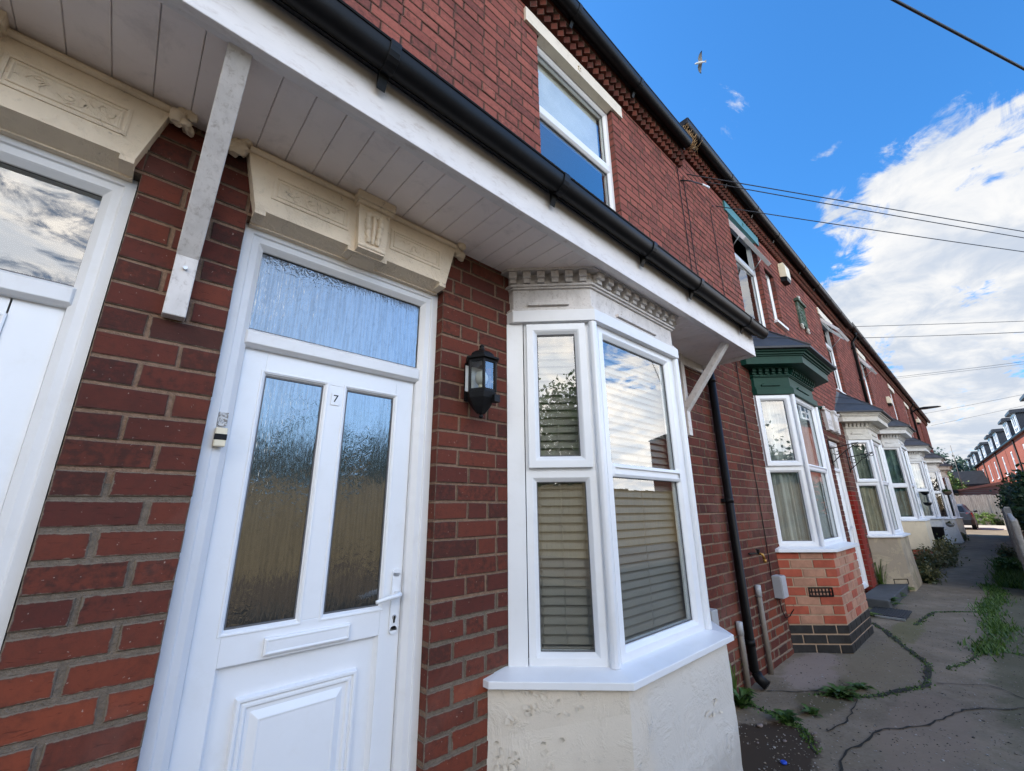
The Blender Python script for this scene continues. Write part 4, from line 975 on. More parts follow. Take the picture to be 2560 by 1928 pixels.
def clumps(c,rad,ncl,per,spread,r=RNG,shell=.6):
    """leaf positions in clumps spread through an ellipsoid"""
    u=r.normal(size=(ncl,3)); u/=np.linalg.norm(u,axis=1)[:,None]; rr=r.uniform(shell,1.,size=(ncl,1))**.6
    cc=np.array(c)+u*rr*np.array(rad); k=r.uniform(.5,1.4,ncl)
    pts=[cc[i]+r.normal(size=(int(per*k[i]),3))*spread*k[i] for i in range(ncl)]
    col=[np.full(len(p),RNG.uniform(.1,.9)) for p in pts]
    return np.concatenate(pts),np.concatenate(col)
def tree(name,x,y,h,rad,mat,label,ncl=90,per=60,leaf=.16,trunk=.16,group=None,z0=ZG,crown_z=.62,squash=1.):
    o=empty(name,(x,y,z0),label,'tree',group); m=MB(); top=h*.75
    m.tube([(0,0,-.1),(.06,.03,top*.35),(-.05,.08,top*.7),(0,0,top)],trunk,BARK,8,[1.2,.9,.6,.25])
    for k in range(9):
        a=k*2.4+.3; zz=h*(.32+.05*k); l=rad*random.uniform(.6,.95); m.tube([(0,0,zz),(l*.45*math.cos(a),l*.45*math.sin(a),zz+l*.35),(l*math.cos(a),l*math.sin(a),zz+l*.55)],trunk*.4,BARK,6,[1,.6,.15])
    m.build('trunk',o)
    p,c=clumps((0,0,h*crown_z),(rad,rad,h*(1-crown_z)*squash),ncl,per,rad*.16)
    leaf_quads(p,leaf,mat,'crown',o,colr=c); return o
def weed(x,y,r,h,n,mat,label,group='weeds along the path',blades=False,z0=None):
    """rosette of curved, pointed leaves"""
    v=[];f=[];cr=[]; z0=ZG+hgt(x,y) if z0 is None else z0
    for k in range(n):
        a=random.uniform(0,6.283); L=r*random.uniform(.55,1.1); hh=h*random.uniform(.4,1.1); w=(r*.16 if not blades else .006)*random.uniform(.7,1.2)
        bx,by=random.gauss(0,r*.12),random.gauss(0,r*.12); d=Vector((math.cos(a),math.sin(a),0)); s=Vector((-d.y,d.x,0)); ns=5; i0=len(v); g=random.random()
        for q in range(ns+1):
            t=q/ns; ctr=Vector((bx,by,0))+d*L*t+Vector((0,0,hh*math.sin(min(1,t*1.15)*2.1)*.75+ (hh*.3*t if blades else 0))); ww=w*math.sin(math.pi*min(.98,(.12+.86*t)))*(1.35 if q%2 and not blades else 1)
            v+=[tuple(ctr+s*ww),tuple(ctr-Vector((0,0,ww*.35))),tuple(ctr-s*ww)]
        for q in range(ns):
            b=i0+q*3; f+=[(b,b+1,b+4,b+3),(b+1,b+2,b+5,b+4)]; cr+=[g]*8
    me=bpy.data.meshes.new('weed'); me.from_pydata(v,[],f); me.materials.append(mat)
    col=np.zeros((len(cr),4),np.float32); col[:,0]=cr; col[:,3]=1; ca=me.color_attributes.new('lv','FLOAT_COLOR','CORNER'); ca.data.foreach_set('color',col.ravel())
    for p in me.polygons: p.use_smooth=True
    o=bpy.data.objects.new('weed',me); link(o); o.location=(x,y,z0); return tag(o,label,'weed',group)
weed(3.52,-.10,.13,.13,22,LF,'dandelion weed at the foot of the wall below the white bay')
weed(3.60,-.03,.12,.26,16,GRS,'tuft of long grass at the foot of the wall beside the drainpipe',blades=True)
weed(3.47,-.40,.105,.085,24,LF,'small leafy weed in the path nearest the white bay')
weed(3.72,-.47,.09,.045,14,LF,'low pale weed spreading beside the nearest path weed')
weed(4.22,-.53,.14,.075,34,LF,'broad dark green weed in the crack of the path')
weed(4.50,-.60,.10,.045,16,LF,'flat weed beyond the broad weed in the path crack')
weed(7.35,-.12,.20,.13,26,LFY,'pale leafy weed by the doormat step',None)
weed(8.25,-.24,.22,.16,26,LF,'weed growing along the edge of the grey step')
weed(9.1,-.26,.2,.14,24,LF,'farther weed on the edge of the grey step')
weed(9.62,-.05,.18,.50,60,GRS,'tall grass tuft against the peeling cream bay base',blades=True)
weed(9.85,-.24,.2,.14,24,LFY,'low weed in front of the tall grass tuft')
def bush(x,y,rx,ry,h,mat,label,group='scrubby weeds against the terrace',leaf=.035,ncl=26,per=34):
    o=empty('bush_weed',(x,y,ZG),label,'weed',group); p,c=clumps((0,0,h*.5),(rx,ry,h*.5),ncl,per,min(rx,h)*.17,shell=.2); p[:,2]=np.abs(p[:,2]); leaf_quads(p,leaf,mat,'leaves',o,elong=2.2,colr=c)
    m=MB()
    for k in range(14):
        a=k*2.4; l=random.uniform(.5,1.); m.tube([(0,0,-.02),(rx*.5*l*math.cos(a),ry*.5*l*math.sin(a),h*.5*l),(rx*l*math.cos(a),ry*l*math.sin(a),h*l*.95)],.004,LFW,4,[1,.8,.4])
    m.build('stems',o); return o
bush(11.35,-.44,.26,.2,.34,LFW,'brownish bushy weed at the corner of the peeling bay')
bush(14.7,-.48,.75,.30,.60,LFW,'large sprawling brown weed below the cream bay panel',ncl=46)
bush(13.3,-.34,.45,.20,.40,LFW,'scrubby weed before the cream bay panel')
bush(17.6,-.42,.55,.18,.30,LFW,'low weed between two white bays')
bush(25.6,-.35,.5,.2,.3,LFW,'far weed at the wall before the last bay')
bush(14.0,-1.48,.5,.14,.28,LF,'green weed at the foot of the concrete fence',ncl=30)
bush(17.2,-1.5,.6,.14,.32,LFW,'brown weed farther along the foot of the concrete fence',ncl=30)
def grass_strip(name,pts_fn,n,h,mat,label):
    v=[];f=[];cr=[]
    for k in range(n):
        x,y,s=pts_fn(); z=ZG+hgt(x,y); a=random.uniform(0,6.28); hh=h*s*random.uniform(.4,1.2); w=.006+.006*random.random(); d=Vector((math.cos(a),math.sin(a),0)); e=Vector((math.cos(a+1.3),math.sin(a+1.3),0))*hh*.7; i=len(v)
        v+=[(x-d.x*w,y-d.y*w,z),(x+d.x*w,y+d.y*w,z),(x+e.x,y+e.y,z+hh)]; f.append((i,i+1,i+2)); cr+=[random.random()]*3
    me=bpy.data.meshes.new(name); me.from_pydata(v,[],f); me.materials.append(mat); col=np.zeros((len(cr),4),np.float32); col[:,0]=cr; col[:,3]=1
    ca=me.color_attributes.new('lv','FLOAT_COLOR','CORNER'); ca.data.foreach_set('color',col.ravel()); o=bpy.data.objects.new(name,me); link(o); return tag(o,label,'grass',None,'stuff')
grass_strip('grass',lambda:(lambda x,c:(x,-1.27+.05*math.sin(x*2.3)+random.gauss(0,.035+.05*c),.35+.8*c))((lambda k:6.5+k*.42+random.gauss(0,.13))(random.choice((0,0,1,2,3,3,3,4,5,6,6,7,8,8,9,10,11,11,12))),random.random()),3600,.055,GRS,'strip of bright moss and grass along the crack by the fence side')
grass_strip('grass',lambda:(random.uniform(11.5,17),random.gauss(-1.5,.12),1.3),3500,.10,GRS,'rough grass at the foot of the concrete fence')
def along():
    c=random.choice((CR[0],CR[0],CR[10],CR[2],CR[4])); k=random.randrange(len(c)-1); t=random.random(); a,b=c[k],c[k+1]; return (a[0]+(b[0]-a[0])*t+random.gauss(0,.018),a[1]+(b[1]-a[1])*t+random.gauss(0,.018),.5)
grass_strip('moss',along,1900,.028,GRS,'moss and seedlings growing in the path cracks')
gm_=MB()
for k in range(5200):
    x=2.75+7.5*random.random()**1.7; y=random.uniform(-1.75,-.05); s_=random.uniform(.0025,.0065)*(1 if random.random()<.93 else 1.9)
    if x<3.0 and y>-.45: continue
    gm_.blob((x,y,ZG+hgt(x,y)+s_*.2),(s_,s_*.8,s_*.5),(CONC,STN2,STN2,STN3)[k%4],k,4,.35)
go_=gm_.build('grit'); tag(go_,'loose grit and bits scattered over the path','grit',None,'stuff')
# small things on the path
st=MB(); st.loft([[(8.0,-.02,ZG-.02),(10.0,-.02,ZG-.02),(10.0,-.34,ZG-.02),(8.0,-.34,ZG-.02)],[(8.0,-.02,ZG+.12),(10.0,-.02,ZG+.12),(10.0,-.34,ZG+.115),(8.0,-.34,ZG+.115)]],simple('dark_step_stone',(.055,.058,.06),.8,.2,6.,(.1,.1,.09),.4,.3,50.)); o=st.build('door_step',None,.012); put(o,(9,-.15,ZG)); tag(o,'dark grey stone doorstep running between two bay windows','doorstep')
mt=empty('door_mat',(7.73,-.36,ZG),'black ribbed mat with a pale metal edge lying on the path','mat'); m=MB(); m.wbox(-.30,.30,-.19,.19,.0,.022,RUB)
for k in range(14): m.wbox(-.29,.29,-.18+k*.0265,-.166+k*.0265,.022,.028,RUB)
m.build('mat',mt,.002); m=MB(); m.wbox(-.335,-.302,-.19,.10,.0,.02,METAL); m.build('edge_strip',mt)
m=MB(); m.lathe((0,0,0),[(.016,0),(.016,.008),(.012,.011)],simple('blue_plastic',(.01,.06,.45),.4),14); o=m.build('bottle_cap'); o.location=(2.93,-.53,ZG+.012); tag(o,'small blue bottle cap on the soil by the bay base','bottle cap')
STN=simple('pebble',(.22,.17,.15),.9,.3,20.)
for k,(x,y,s) in enumerate([(3.27,-.30,.024),(3.19,-.46,.016),(3.05,-.36,.010),(3.42,-.56,.014)]):
    m=MB(); m.blob((0,0,0),(s,s*.6,s*.28),STN,k,8,.3); o=m.build('stone'); o.location=(x,y,ZG+.01+hgt(x,y)); tag(o,'small loose stone on the soil beside the white bay','stone','loose stones on the path')
# black pedestal planter
PX,PY=16.6,-.30
ur=empty('pedestal_planter',(PX,PY,ZG),'black pedestal planter bowl standing between two white bays','planter'); m=MB(); m.lathe((0,0,0),[(.17,0),(.17,.04),(.10,.10),(.075,.25),(.085,.42)],BLK,18); m.build('pedestal',ur); m=MB(); m.lathe((0,0,.42),[(.08,0),(.15,.06),(.20,.18),(.215,.36),(.235,.39),(.20,.39),(.15,.3)],BLK,20); m.build('bowl',ur)
# wall baskets and brackets
def basket(x,y,z,r,mat,label,plant=None):
    o=empty('wall_basket',(x,y,z),label,'planter','wall planters on the bays'); m=MB(); m.lathe((0,0,-r),[(r*.15,0),(r*.6,r*.18),(r*.9,r*.55),(r,r),(r*.93,r),(r*.8,r*.6)],mat,16); m.build('bowl',o)
    if plant: p,c=clumps((0,0,r*.15),(r*.9,r*.9,r*.3),14,26,r*.12); leaf_quads(p,r*.18,plant,'foliage',o,colr=c)
    return o
basket(14.95,-.46,1.79,.085,BLK,'upper black hanging bowl at the corner of the bay')
basket(14.95,-.46,1.53,.085,BLK,'lower black hanging bowl at the corner of the bay')
basket(24.1,-.40,2.0,.15,BARK,'brown planted basket on the bay with the flower trough',LF)
basket(28.5,-.45,2.0,.08,BARK,'small brown basket on the last bay')
basket(20.1,-.46,.90,.11,CONC,'grey stone bowl with plants on the wall of the white bay',LFW)
IRON=simple('wrought_iron',(.012,.012,.012),.6,.2,20.)
def iron_bracket(x,z,label):
    o=MB(); L=.38
    o.tube([(x,-.01,z+.16),(x,-.01,z-.24)],.008,IRON,6); o.tube([(x,-.01,z+.02),(x,-L,z+.08)],.008,IRON,6); o.tube([(x,-.01,z-.20),(x,-L*.5,z-.04),(x,-L*.95,z+.07)],.007,IRON,6)
    for c,r in ((( x,-.09,z-.04),.05),((x,-L+.03,z+.05),.04)):
        o.tube([(c[0],c[1]+r*t*math.cos(6*t),c[2]+r*t*math.sin(6*t)) for t in np.linspace(.2,1,12)],.006,IRON,5)
    b=o.build('basket_bracket'); put(b,(x,0,z)); tag(b,label,'bracket','iron basket brackets')
iron_bracket(8.27,2.30,'black wrought iron basket bracket left of the white door'); iron_bracket(9.45,2.25,'black wrought iron basket bracket right of the white door')
# street lamp on the wall
lp=empty('street_lamp',(24.0,-.06,5.20),'dark street lamp head on an arm from the far wall','street lamp'); m=MB(); m.tube([(0,.05,-.05),(0,0,.02),(0,-.12,.09),(0,-.25,.11)],.03,BLK,8); m.build('arm',lp); m=MB(); m.loft([[(-.10,-.18,.10),(.10,-.18,.10),(.10,-.18,.15),(-.10,-.18,.15)],[(-.15,-.4,.09),(.15,-.4,.09),(.12,-.4,.17),(-.12,-.4,.17)],[(-.13,-.8,.10),(.13,-.8,.10),(.10,-.8,.14),(-.10,-.8,.14)],[(-.05,-.9,.11),(.05,-.9,.11),(.04,-.9,.125),(-.04,-.9,.125)]],BLK); m.build('lamp_head',lp,.01)
# ------------------------------------------------------------------ overhead wires and pole
PT=Vector((22.,-9.72,5.87))
WIRE=simple('wire_sheath',(.02,.022,.03),.6,.1,9.)
def wire(a,b,sag,label,r=.006):
    a,b=Vector(a),Vector(b); pts=[tuple(a.lerp(b,k/24)-Vector((0,0,sag*4*(k/24)*(1-k/24)))) for k in range(25)]
    m=MB(); m.tube(pts,r,WIRE,6); o=m.build('overhead_wire'); put(o,a); tag(o,label,'wire','overhead wires to the pole')
wire((4.05,-.08,5.00),PT+Vector((0,0,.0)),.05,'upper wire from the bracket by the roof step')
wire((4.55,-.08,5.20),PT+Vector((0,0,-.05)),.12,'second wire from the bracket by the roof step')
wire((4.95,-.03,5.10),PT+Vector((0,0,-.1)),.12,'third wire leaving the wall beside the pale green lintel')
wire((12.6,-.22,5.66),PT+Vector((0,0,-.0)),.06,'wire leaving the eaves above the wide open window')
wire((13.4,-.22,5.58),PT+Vector((0,0,-.1)),.10,'lower of two wires leaving the eaves near the drainpipe',.005)
wire((13.45,-.22,5.60),PT+Vector((0,0,-.02)),.14,'upper of two wires leaving the eaves near the drainpipe',.005)
wire((18.4,-.2,5.56),PT+Vector((0,0,-.05)),.06,'wire leaving the eaves at the middle of the row',.005)
wire((18.45,-.2,5.52),PT+Vector((0,0,-.1)),.08,'thin wire just below the one from the middle of the row',.004)
wire((27.3,-.2,5.60),PT+Vector((0,0,.0)),.08,'wire crossing behind the street lamp')
wire((30.9,-.2,5.50),PT+Vector((0,0,-.05)),.08,'lowest wire from the end of the row')
d0=Vector((.704,-.058,.708)); wire(Vector((0,-1.6,1.42))+Vector((.471,.105,.876))*4.6,PT+Vector((0,0,.1)),.02,'thick dark wire crossing the top right of the sky',.012)
pl=empty('telegraph_pole',(22.,-9.72,ZG),'wooden telegraph pole gathering the overhead wires','pole'); m=MB(); m.tube([(0,0,0),(0,0,6.1)],.12,BARK,10,[1.1,.8]); m.build('post',pl); m=MB(); m.wbox(-.5,.5,-.06,.06,5.65,5.77,BARK); m.build('crossarm',pl)
# ------------------------------------------------------------------ concrete fence, hedge
cf=empty('concrete_fence',(24,-1.76,ZG),'low concrete post and panel fence along the right side of the path','fence')
for k in range(11):
    X=(13.05,16.3)[k]-24 if k<2 else 12.9+k*2.4-24; zt=(1.05,1.27)[k] if k<2 else 1.24
    m=MB(); m.loft([[(X-.055,-.05,0),(X+.055,-.05,0),(X+.055,.085,0),(X-.055,.085,0)],[(X-.055,-.05,zt),(X+.055,-.05,zt),(X+.055,.07,zt),(X-.055,.07,zt)],[(X-.045,-.04,zt+.05),(X+.045,-.04,zt+.05),(X+.045,.05,zt+.05),(X-.045,.05,zt+.05)]],CONC); m.build('post',cf,.008)
    if k<10:
        m=MB()
        for q in range(4): m.wbox(X+.06,X+(3.1 if k==0 else (1.25 if k==1 else 2.34)),-.025,.028,.02+q*.29,.30+q*.29+(.0 if q<3 else random.uniform(-.12,-.02)),CONC)
        m.build('panel',cf,.006)
m=MB(); m.loft([[(x-24,y,z) for x,y,z in q] for q in ([(10.6,-.02,0),(12.95,-.02,0),(12.95,.05,0),(10.6,.05,0)],[(10.6,.0,1.12),(12.95,.0,1.20),(12.95,.07,1.20),(10.6,.07,1.12)])],CONC); m.build('panel',cf,.02)
p=[];c=[]
for k in range(26):
    x=16.5+k*.72; a,b=clumps((x,-2.45+random.uniform(-.2,.1),1.35+random.uniform(-.1,.25)),(.75,.55,.75+.25*math.sin(k*1.3)),26,30,.11); p.append(a);c.append(b)
hg=empty('hedge',(25,-2.4,ZG),'dark leafy hedge spilling over the concrete fence','hedge'); P_=np.concatenate(p)-np.array([25,-2.4,ZG]); 
leaf_quads(P_,.085,LFD,'foliage',hg,colr=np.concatenate(c))
m=MB()
for k in range(24):
    x=-8+k*.74; m.tube([(x,0,0),(x+.1,.1,.7),(x-.1,-.1,1.5)],.03,BARK,5,[1,.7,.3])
m.build('stems',hg)
# ------------------------------------------------------------------ end of the lane
wf=empty('wooden_fence',(48.2,-1.5,ZG),'tall weathered board fence across the end of the lane','fence')
m=MB(); y=-7.
while y<4.4: 
    w=random.uniform(.10,.15); m.wbox(-.012+random.uniform(-.006,.006),.012,y,y+w-.008,random.uniform(.02,.08),2.16+random.uniform(-.03,.03),WOOD); y+=w
m.build('boards',wf)
m=MB()
for z in (.4,1.1,1.8): m.wbox(.012,.06,-7,4.4,z,z+.09,WOOD)
m.build('rails',wf)
bush(47.7,-.75,.35,.75,.95,LFY,'pale bushy weed at the foot of the tall board fence',None,.07)
bush(47.8,-1.7,.25,.45,.35,LFW,'small dry weed at the foot of the board fence',None,.06)
# parked car (rear seen past the last bay)
CARP=simple('grey_car_paint',(.075,.085,.10),.4,.04,2.,metal=.1); CARG=simple('car_glass',(.012,.014,.016),.05,.1,2.); CARD=simple('car_trim',(.02,.021,.024),.5,.1,3.); TAIL=simple('red_lamp_lens',(.45,.012,.02),.15,.1,9.); TYRE=simple('tyre_rubber',(.015,.015,.015),.8,.1,9.); RIM=simple('alloy_rim',(.4,.4,.42),.3,.1,9.,metal=.8)
car=empty('parked_car',(38.0,.36,ZG),'grey hatchback parked at the end of the row with its rear towards the lane','car')
def carsec(x,hw,zl,zs,zr,hr):  # half section
    return [(x,-hw*.94,zl),(x,-hw,zl+.18),(x,-hw,zs*.85),(x,-hw*.95,zs),(x,-hr,zr-.08),(x,-hr*.86,zr),(x,hr*.86,zr),(x,hr,zr-.08),(x,hw*.95,zs),(x,hw,zs*.85),(x,hw,zl+.18),(x,hw*.94,zl)]
body=MB(); body.loft([carsec(0.0,.76,.36,.95,.97,.62),carsec(.08,.84,.30,.98,1.02,.66),carsec(.32,.87,.26,1.0,1.40,.60),carsec(.75,.88,.24,.99,1.50,.62),carsec(1.7,.88,.22,.97,1.50,.63),carsec(2.5,.88,.22,.95,1.42,.60),carsec(3.05,.87,.22,.93,1.02,.66),carsec(3.8,.82,.24,.84,.86,.62),carsec(4.15,.70,.30,.70,.72,.5)],CARP,True,True); body.build('body',car,.01)
g=MB(); g.loft([[(.075,-.56,1.04),(.075,.56,1.04),(.285,.50,1.37),(.285,-.50,1.37)],[(.06,-.56,1.045),(.06,.56,1.045),(.270,.50,1.375),(.270,-.50,1.375)]],CARG); g.build('rear_window',car,.01)
for s in (-1,1):
    g=MB(); g.loft([[(.55,s*.80,1.02),(2.6,s*.83,1.0),(2.3,s*.645,1.38),(.75,s*.64,1.40)],[(.55,s*.835,1.025),(2.6,s*.86,1.0),(2.3,s*.675,1.38),(.75,s*.665,1.405)]],CARG); g.build('side_window',car)
    l=MB(); l.loft([[(x_,s*y_,z_) for x_,y_,z_ in q] for q in ([(-.01,.56,.74),(.09,.85,.74),(.13,.85,.98),(.05,.62,.98)],[(.20,.56,.74),(.30,.885,.74),(.30,.875,.98),(.20,.62,.98)])],TAIL); l.build('tail_light',car,.01)
    mr=MB(); mr.blob((2.45,s*.97,1.05),(.08,.11,.07),CARD,1,10,.05); mr.build('wing_mirror',car)
    for wx in (.72,3.25):
        w=MB(); w.lathe((wx,s*.78,.30),[(.20,-.10),(.30,-.09),(.305,.0),(.30,.09),(.20,.10)],TYRE,22,'y'); wo=w.build('wheel',car); r_=MB(); r_.lathe((wx,s*.88,.30),[(.20,-.01),(.18,.012),(.03,.02)],RIM,16,'y'); r_.build('rim',wo)
bp=MB(); bp.loft([[(-.06,-.72,.30),(-.06,.72,.30),(-.06,.74,.58),(-.06,-.74,.58)],[(.10,-.88,.28),(.10,.88,.28),(.10,.88,.60),(.10,-.88,.60)],[(.45,-.893,.30),(.45,.893,.30),(.45,.893,.60),(.45,-.893,.60)]],CARD); bp.build('bumper',car,.02)
bp=MB(); bp.wbox(-.075,-.055,-.26,.26,.62,.73,CREMPL); bp.build('licence_plate',car)
# ------------------------------------------------------------------ buildings beyond
OPP=brick_mat('sunlit_red_brick',lo=((.40,.085,.045),(.34,.07,.04),(.26,.06,.04)),up=((.40,.085,.045),(.34,.07,.04),(.26,.06,.04)))
def flatbrick(name,c1,c2,mort,sx=1.):
    m,nt,out=newmat(name); t=NT(nt); tc=t.n('ShaderNodeTexCoord'); mp=t.n('ShaderNodeMapping'); nt.links.new(tc.outputs['Object'],mp.inputs['Vector']); mp.inputs['Rotation'].default_value=(R(90),0,0)
    b=t.n('ShaderNodeTexBrick',{'Color1':c1,'Color2':c2,'Mortar':mort,'Scale':1.,'Mortar Size':.008,'Brick Width':.225,'Row Height':.075}); nt.links.new(mp.outputs[0],b.inputs['Vector'])
    n=t.noise(1.2,t.pos(),5,.6); c=t.mix(t.smooth(n,.35,.7,0,.35),b.outputs['Color'],tuple(x*.6 for x in c1))
    t.bsdf(out,c,.85,None,0,.2); MATS[name]=m; return m
RB=flatbrick('orange_red_brick',(.27,.070,.042),(.225,.057,.036),(.24,.11,.08))
A0=Vector((41.26,-3.756,0)); ang=R(4.895); DU=Vector((math.cos(ang),math.sin(ang),0))
LEAD=simple('dark_cladding',(.042,.044,.050),.5,.12,3.); WHT=simple('white_trim',(.75,.76,.76),.5,.03,4.); ROW=[]
def row_house(mirror):
    s=-1 if mirror else 1; o=bpy.data.objects.new('red_brick_house',None); C.objects.link(o)
    X=lambda a:(s*a)
    def bx(mb,u0,u1,y0,y1,z0,z1,m): a,b=sorted((X(u0),X(u1))); mb.wbox(a,b,y0,y1,z0,z1,m)
    Wd=4.95; w=MB()
    # facade (faces +y of the local frame) with a real window opening
    for u0,u1,z0,z1 in ((0,2.3,0,5.9),(3.1,Wd,0,5.9),(2.3,3.1,0,1.0),(2.3,3.1,2.6,3.85),(2.3,3.1,5.3,5.9)): bx(w,u0,u1,-.25,0,z0,z1,RB)
    bx(w,0,Wd,-9.,-.26,0,5.9,RB); w.build('wall',o)
    for z0,z1 in ((3.85,5.3),(1.0,2.6)):
        f=MB(); f.ring(Fr(0,0,1,0,0,1),min(X(2.3),X(3.1)),max(X(2.3),X(3.1)),z0,z1,[(0,-.2),(0,-.02),(.09,-.02),(.10,-.06),(.10,-.2)],WHT); bx(f,2.36,3.04,-.1,-.03,z0+.62*(z1-z0)-.04,z0+.62*(z1-z0)+.04,WHT); bx(f,2.22,3.18,-.05,.06,z0-.08,z0,WHT); fo=f.build('window',o)
        q=MB(); bx(q,2.4,3.0,-.10,-.09,z0+.1,z1-.1,CARG); q.build('pane',fo)
    r=MB(); a,b=sorted((X(0),X(Wd))); r.loft([[(a,.12,5.95),(a,-4.5,6.85),(a,-9.1,5.95),(a,-9.1,5.90),(a,.12,5.90)],[(b,.12,5.95),(b,-4.5,6.85),(b,-9.1,5.95),(b,-9.1,5.90),(b,.12,5.90)]],SLATE); r.build('roof',o)
    g=MB(); bx(g,0,Wd,.05,.19,5.84,5.97,BLK); g.build('gutter',o,.02)
    d=MB(); bx(d,1.20,2.62,-3.6,-.12,5.95,7.30,LEAD); do=d.build('dormer',o)
    f=MB(); bx(f,1.16,2.66,-.12,-.06,6.05,6.2,WHT); f.ring(Fr(0,0,1,0,0,1),min(X(1.18),X(2.64)),max(X(1.18),X(2.64)),6.05,7.32,[(0,-.12),(0,-.04),(.14,-.04),(.15,-.08),(.15,-.12)],WHT); bx(f,1.3,2.5,-.11,-.05,6.45,6.53,WHT); bx(f,1.85,1.97,-.11,-.05,6.1,7.2,WHT); f.build('dormer_window',do)
    q=MB(); bx(q,1.3,2.5,-.115,-.10,6.2,7.2,CARG); q.build('pane',do)
    t=MB(); bx(t,1.0,2.82,-3.7,.16,7.32,7.5,LEAD); bx(t,1.04,2.78,-3.6,.10,7.5,7.58,LEAD); t.build('dormer_roof',do,.03)
    if not mirror:
        p_=MB(); p_.tube([(0.05,.06,0),(0.05,.06,5.85)],.05,BLK,8); p_.build('rainpipe',o)
    return o
def copy_tree(o,parent=None):
    c=o.copy(); C.objects.link(c)
    if parent is not None: c.parent=parent
    for ch in o.children: copy_tree(ch,c)
    return c
pa,pb=row_house(False),row_house(True); first=[True,True]
ords=['nearest','second','third','fourth','fifth','sixth','seventh','eighth','ninth','tenth','eleventh','twelfth','thirteenth','fourteenth']
idx=0
for k in range(-2,5):
    base=4.45+10.05*k
    for mir in ((0,) if k==-2 else (1,0)):
        src=pb if mir else pa
        o=src if first[mir] else copy_tree(src); first[mir]=False
        o.location=A0+DU*base; o.rotation_euler=(0,0,ang)
        tag(o,'%s red brick house of the dormered row behind the hedge'%ords[idx],'house','red brick houses with dormers'); idx+=1
# garage wall behind the fence
gm=empty('garage',(52,-1.2,ZG),'low old brick outbuilding with a ragged top behind the board fence','outbuilding')
GBR=flatbrick('old_garage_brick',(.23,.085,.06),(.17,.062,.048),(.22,.14,.11))
m=MB(); pts=[(1.65,2.62),(-.6,2.95),(-1.9,3.15),(-2.3,3.35),(-2.7,3.42),(-2.72,.0),(1.65,.0)]
pts=[(1.55,2.66),(.9,2.78),(.2,2.86),(-.4,2.98),(-.7,3.02),(-1.0,3.2),(-1.35,3.34),(-1.4,3.3),(-1.42,.0),(1.55,.0)]
m.loft([[(0,y,z) for y,z in pts],[(3.0,y,z) for y,z in pts]],GBR); m.build('wall',gm)
m=MB(); m.loft([[(-.10,1.7,2.56),(-.10,-1.4,3.06),(-.10,-1.4,3.30),(-.10,1.7,2.66)],[(.0,1.7,2.56),(.0,-1.4,3.06),(.0,-1.4,3.30),(.0,1.7,2.66)]],GBR); m.build('parapet',gm)
m=MB(); m.wbox(-.35,2.,1.5,2.4,2.35,2.66,BLK); m.build('roof_edge',gm)
# dark roofed house far behind
fh=empty('far_house',(66,1.2,ZG),'distant house with a plain dark slate roof','house'); m=MB(); m.wbox(0,8,-4.0,2.2,0,3.6,GBR); m.build('wall',fh); m=MB(); m.loft([[(-.2,-4,3.4),(-.2,2.3,3.4),(-.2,2.3,3.6),(-.2,-4,3.6)],[(3.2,-4,5.0),(3.2,1.9,5.0),(3.2,1.9,5.1),(3.2,-4,5.1)],[(8,-4,3.5),(8,2.3,3.5),(8,2.3,3.6),(8,-4,3.6)]],simple('far_slate',(.016,.017,.020),.75,.2,3.,spec=.15)); m.build('roof',fh)
m=MB(); m.tube([(53.,0,3.0),(53.,.0,6.55)],.025,GREYP,6); m.tube([(52.8,0,5.8),(53.2,0,5.8)],.012,GREYP,5); o=m.build('aerial_mast'); put(o,(53,0,3.)); tag(o,'thin pale aerial mast beside the far roof','aerial')
m=MB(); m.wbox(46,54,-7.5,-2.35,2.35,2.52,WHT); m.wbox(46.2,53.8,-7.4,-2.45,0,2.34,GRNP); o=m.build('garden_shed'); put(o,(50,-4.5,ZG)); tag(o,'flat roofed outbuilding with a white roof edge behind the hedge','shed')
tree('conifer_tree',72,1.9,7.4,2.2,LFB,'tall bluish feathery tree behind the far roof',70,55,.22,.2)
tree('conifer_tree',75,-.6,6.0,1.3,LFB,'smaller bluish tree right of the tall feathery one',40,45,.2,.15)
tree('pale_shrub_tree',58,1.35,4.35,1.25,LFY,'pale green bushy tree beside the last bay',60,70,.13,.1,None,ZG,.7)
# things across the lane that the window panes mirror
WOODD=simple('stained_fence_board',(.20,.150,.075),.85,.35,4.,(.06,.06,.03),.6,.4,50.,stretch=(6,6,.35))
lf=empty('lane_fence',(0,-5.6,ZG),'long board fence on the far side of the open yard','fence')
m=MB(); x=-14.
while x<24.: w=random.uniform(.11,.15); m.wbox(x,x+w-.008,-.012,.012,.40,1.85+random.uniform(-.03,.03),WOODD); x+=w
m.build('boards',lf); m=MB(); m.wbox(-14,24,-.02,.03,0,.39,BARK); m.build('dark_foot_strip',lf)  # dark strip added at the fence foot to blacken its reflection in the door glass
tree('garden_tree',1.5,-10.5,2.9,1.9,LFD,'dark broadleaf tree behind the board fence',130,110,.10,.2)
tree('garden_tree',6.5,-12.,3.4,2.2,LFD,'tall dark tree behind the far end of the yard',120,75,.18,.2)
tree('garden_tree',-5.2,-8.9,5.0,2.1,LF,'green broadleaf tree at the left of the yard',150,150,.085,.2)
tree('garden_tree',12.5,-13.,4.6,2.4,LF,'green tree beside the telegraph pole',110,70,.18,.2)
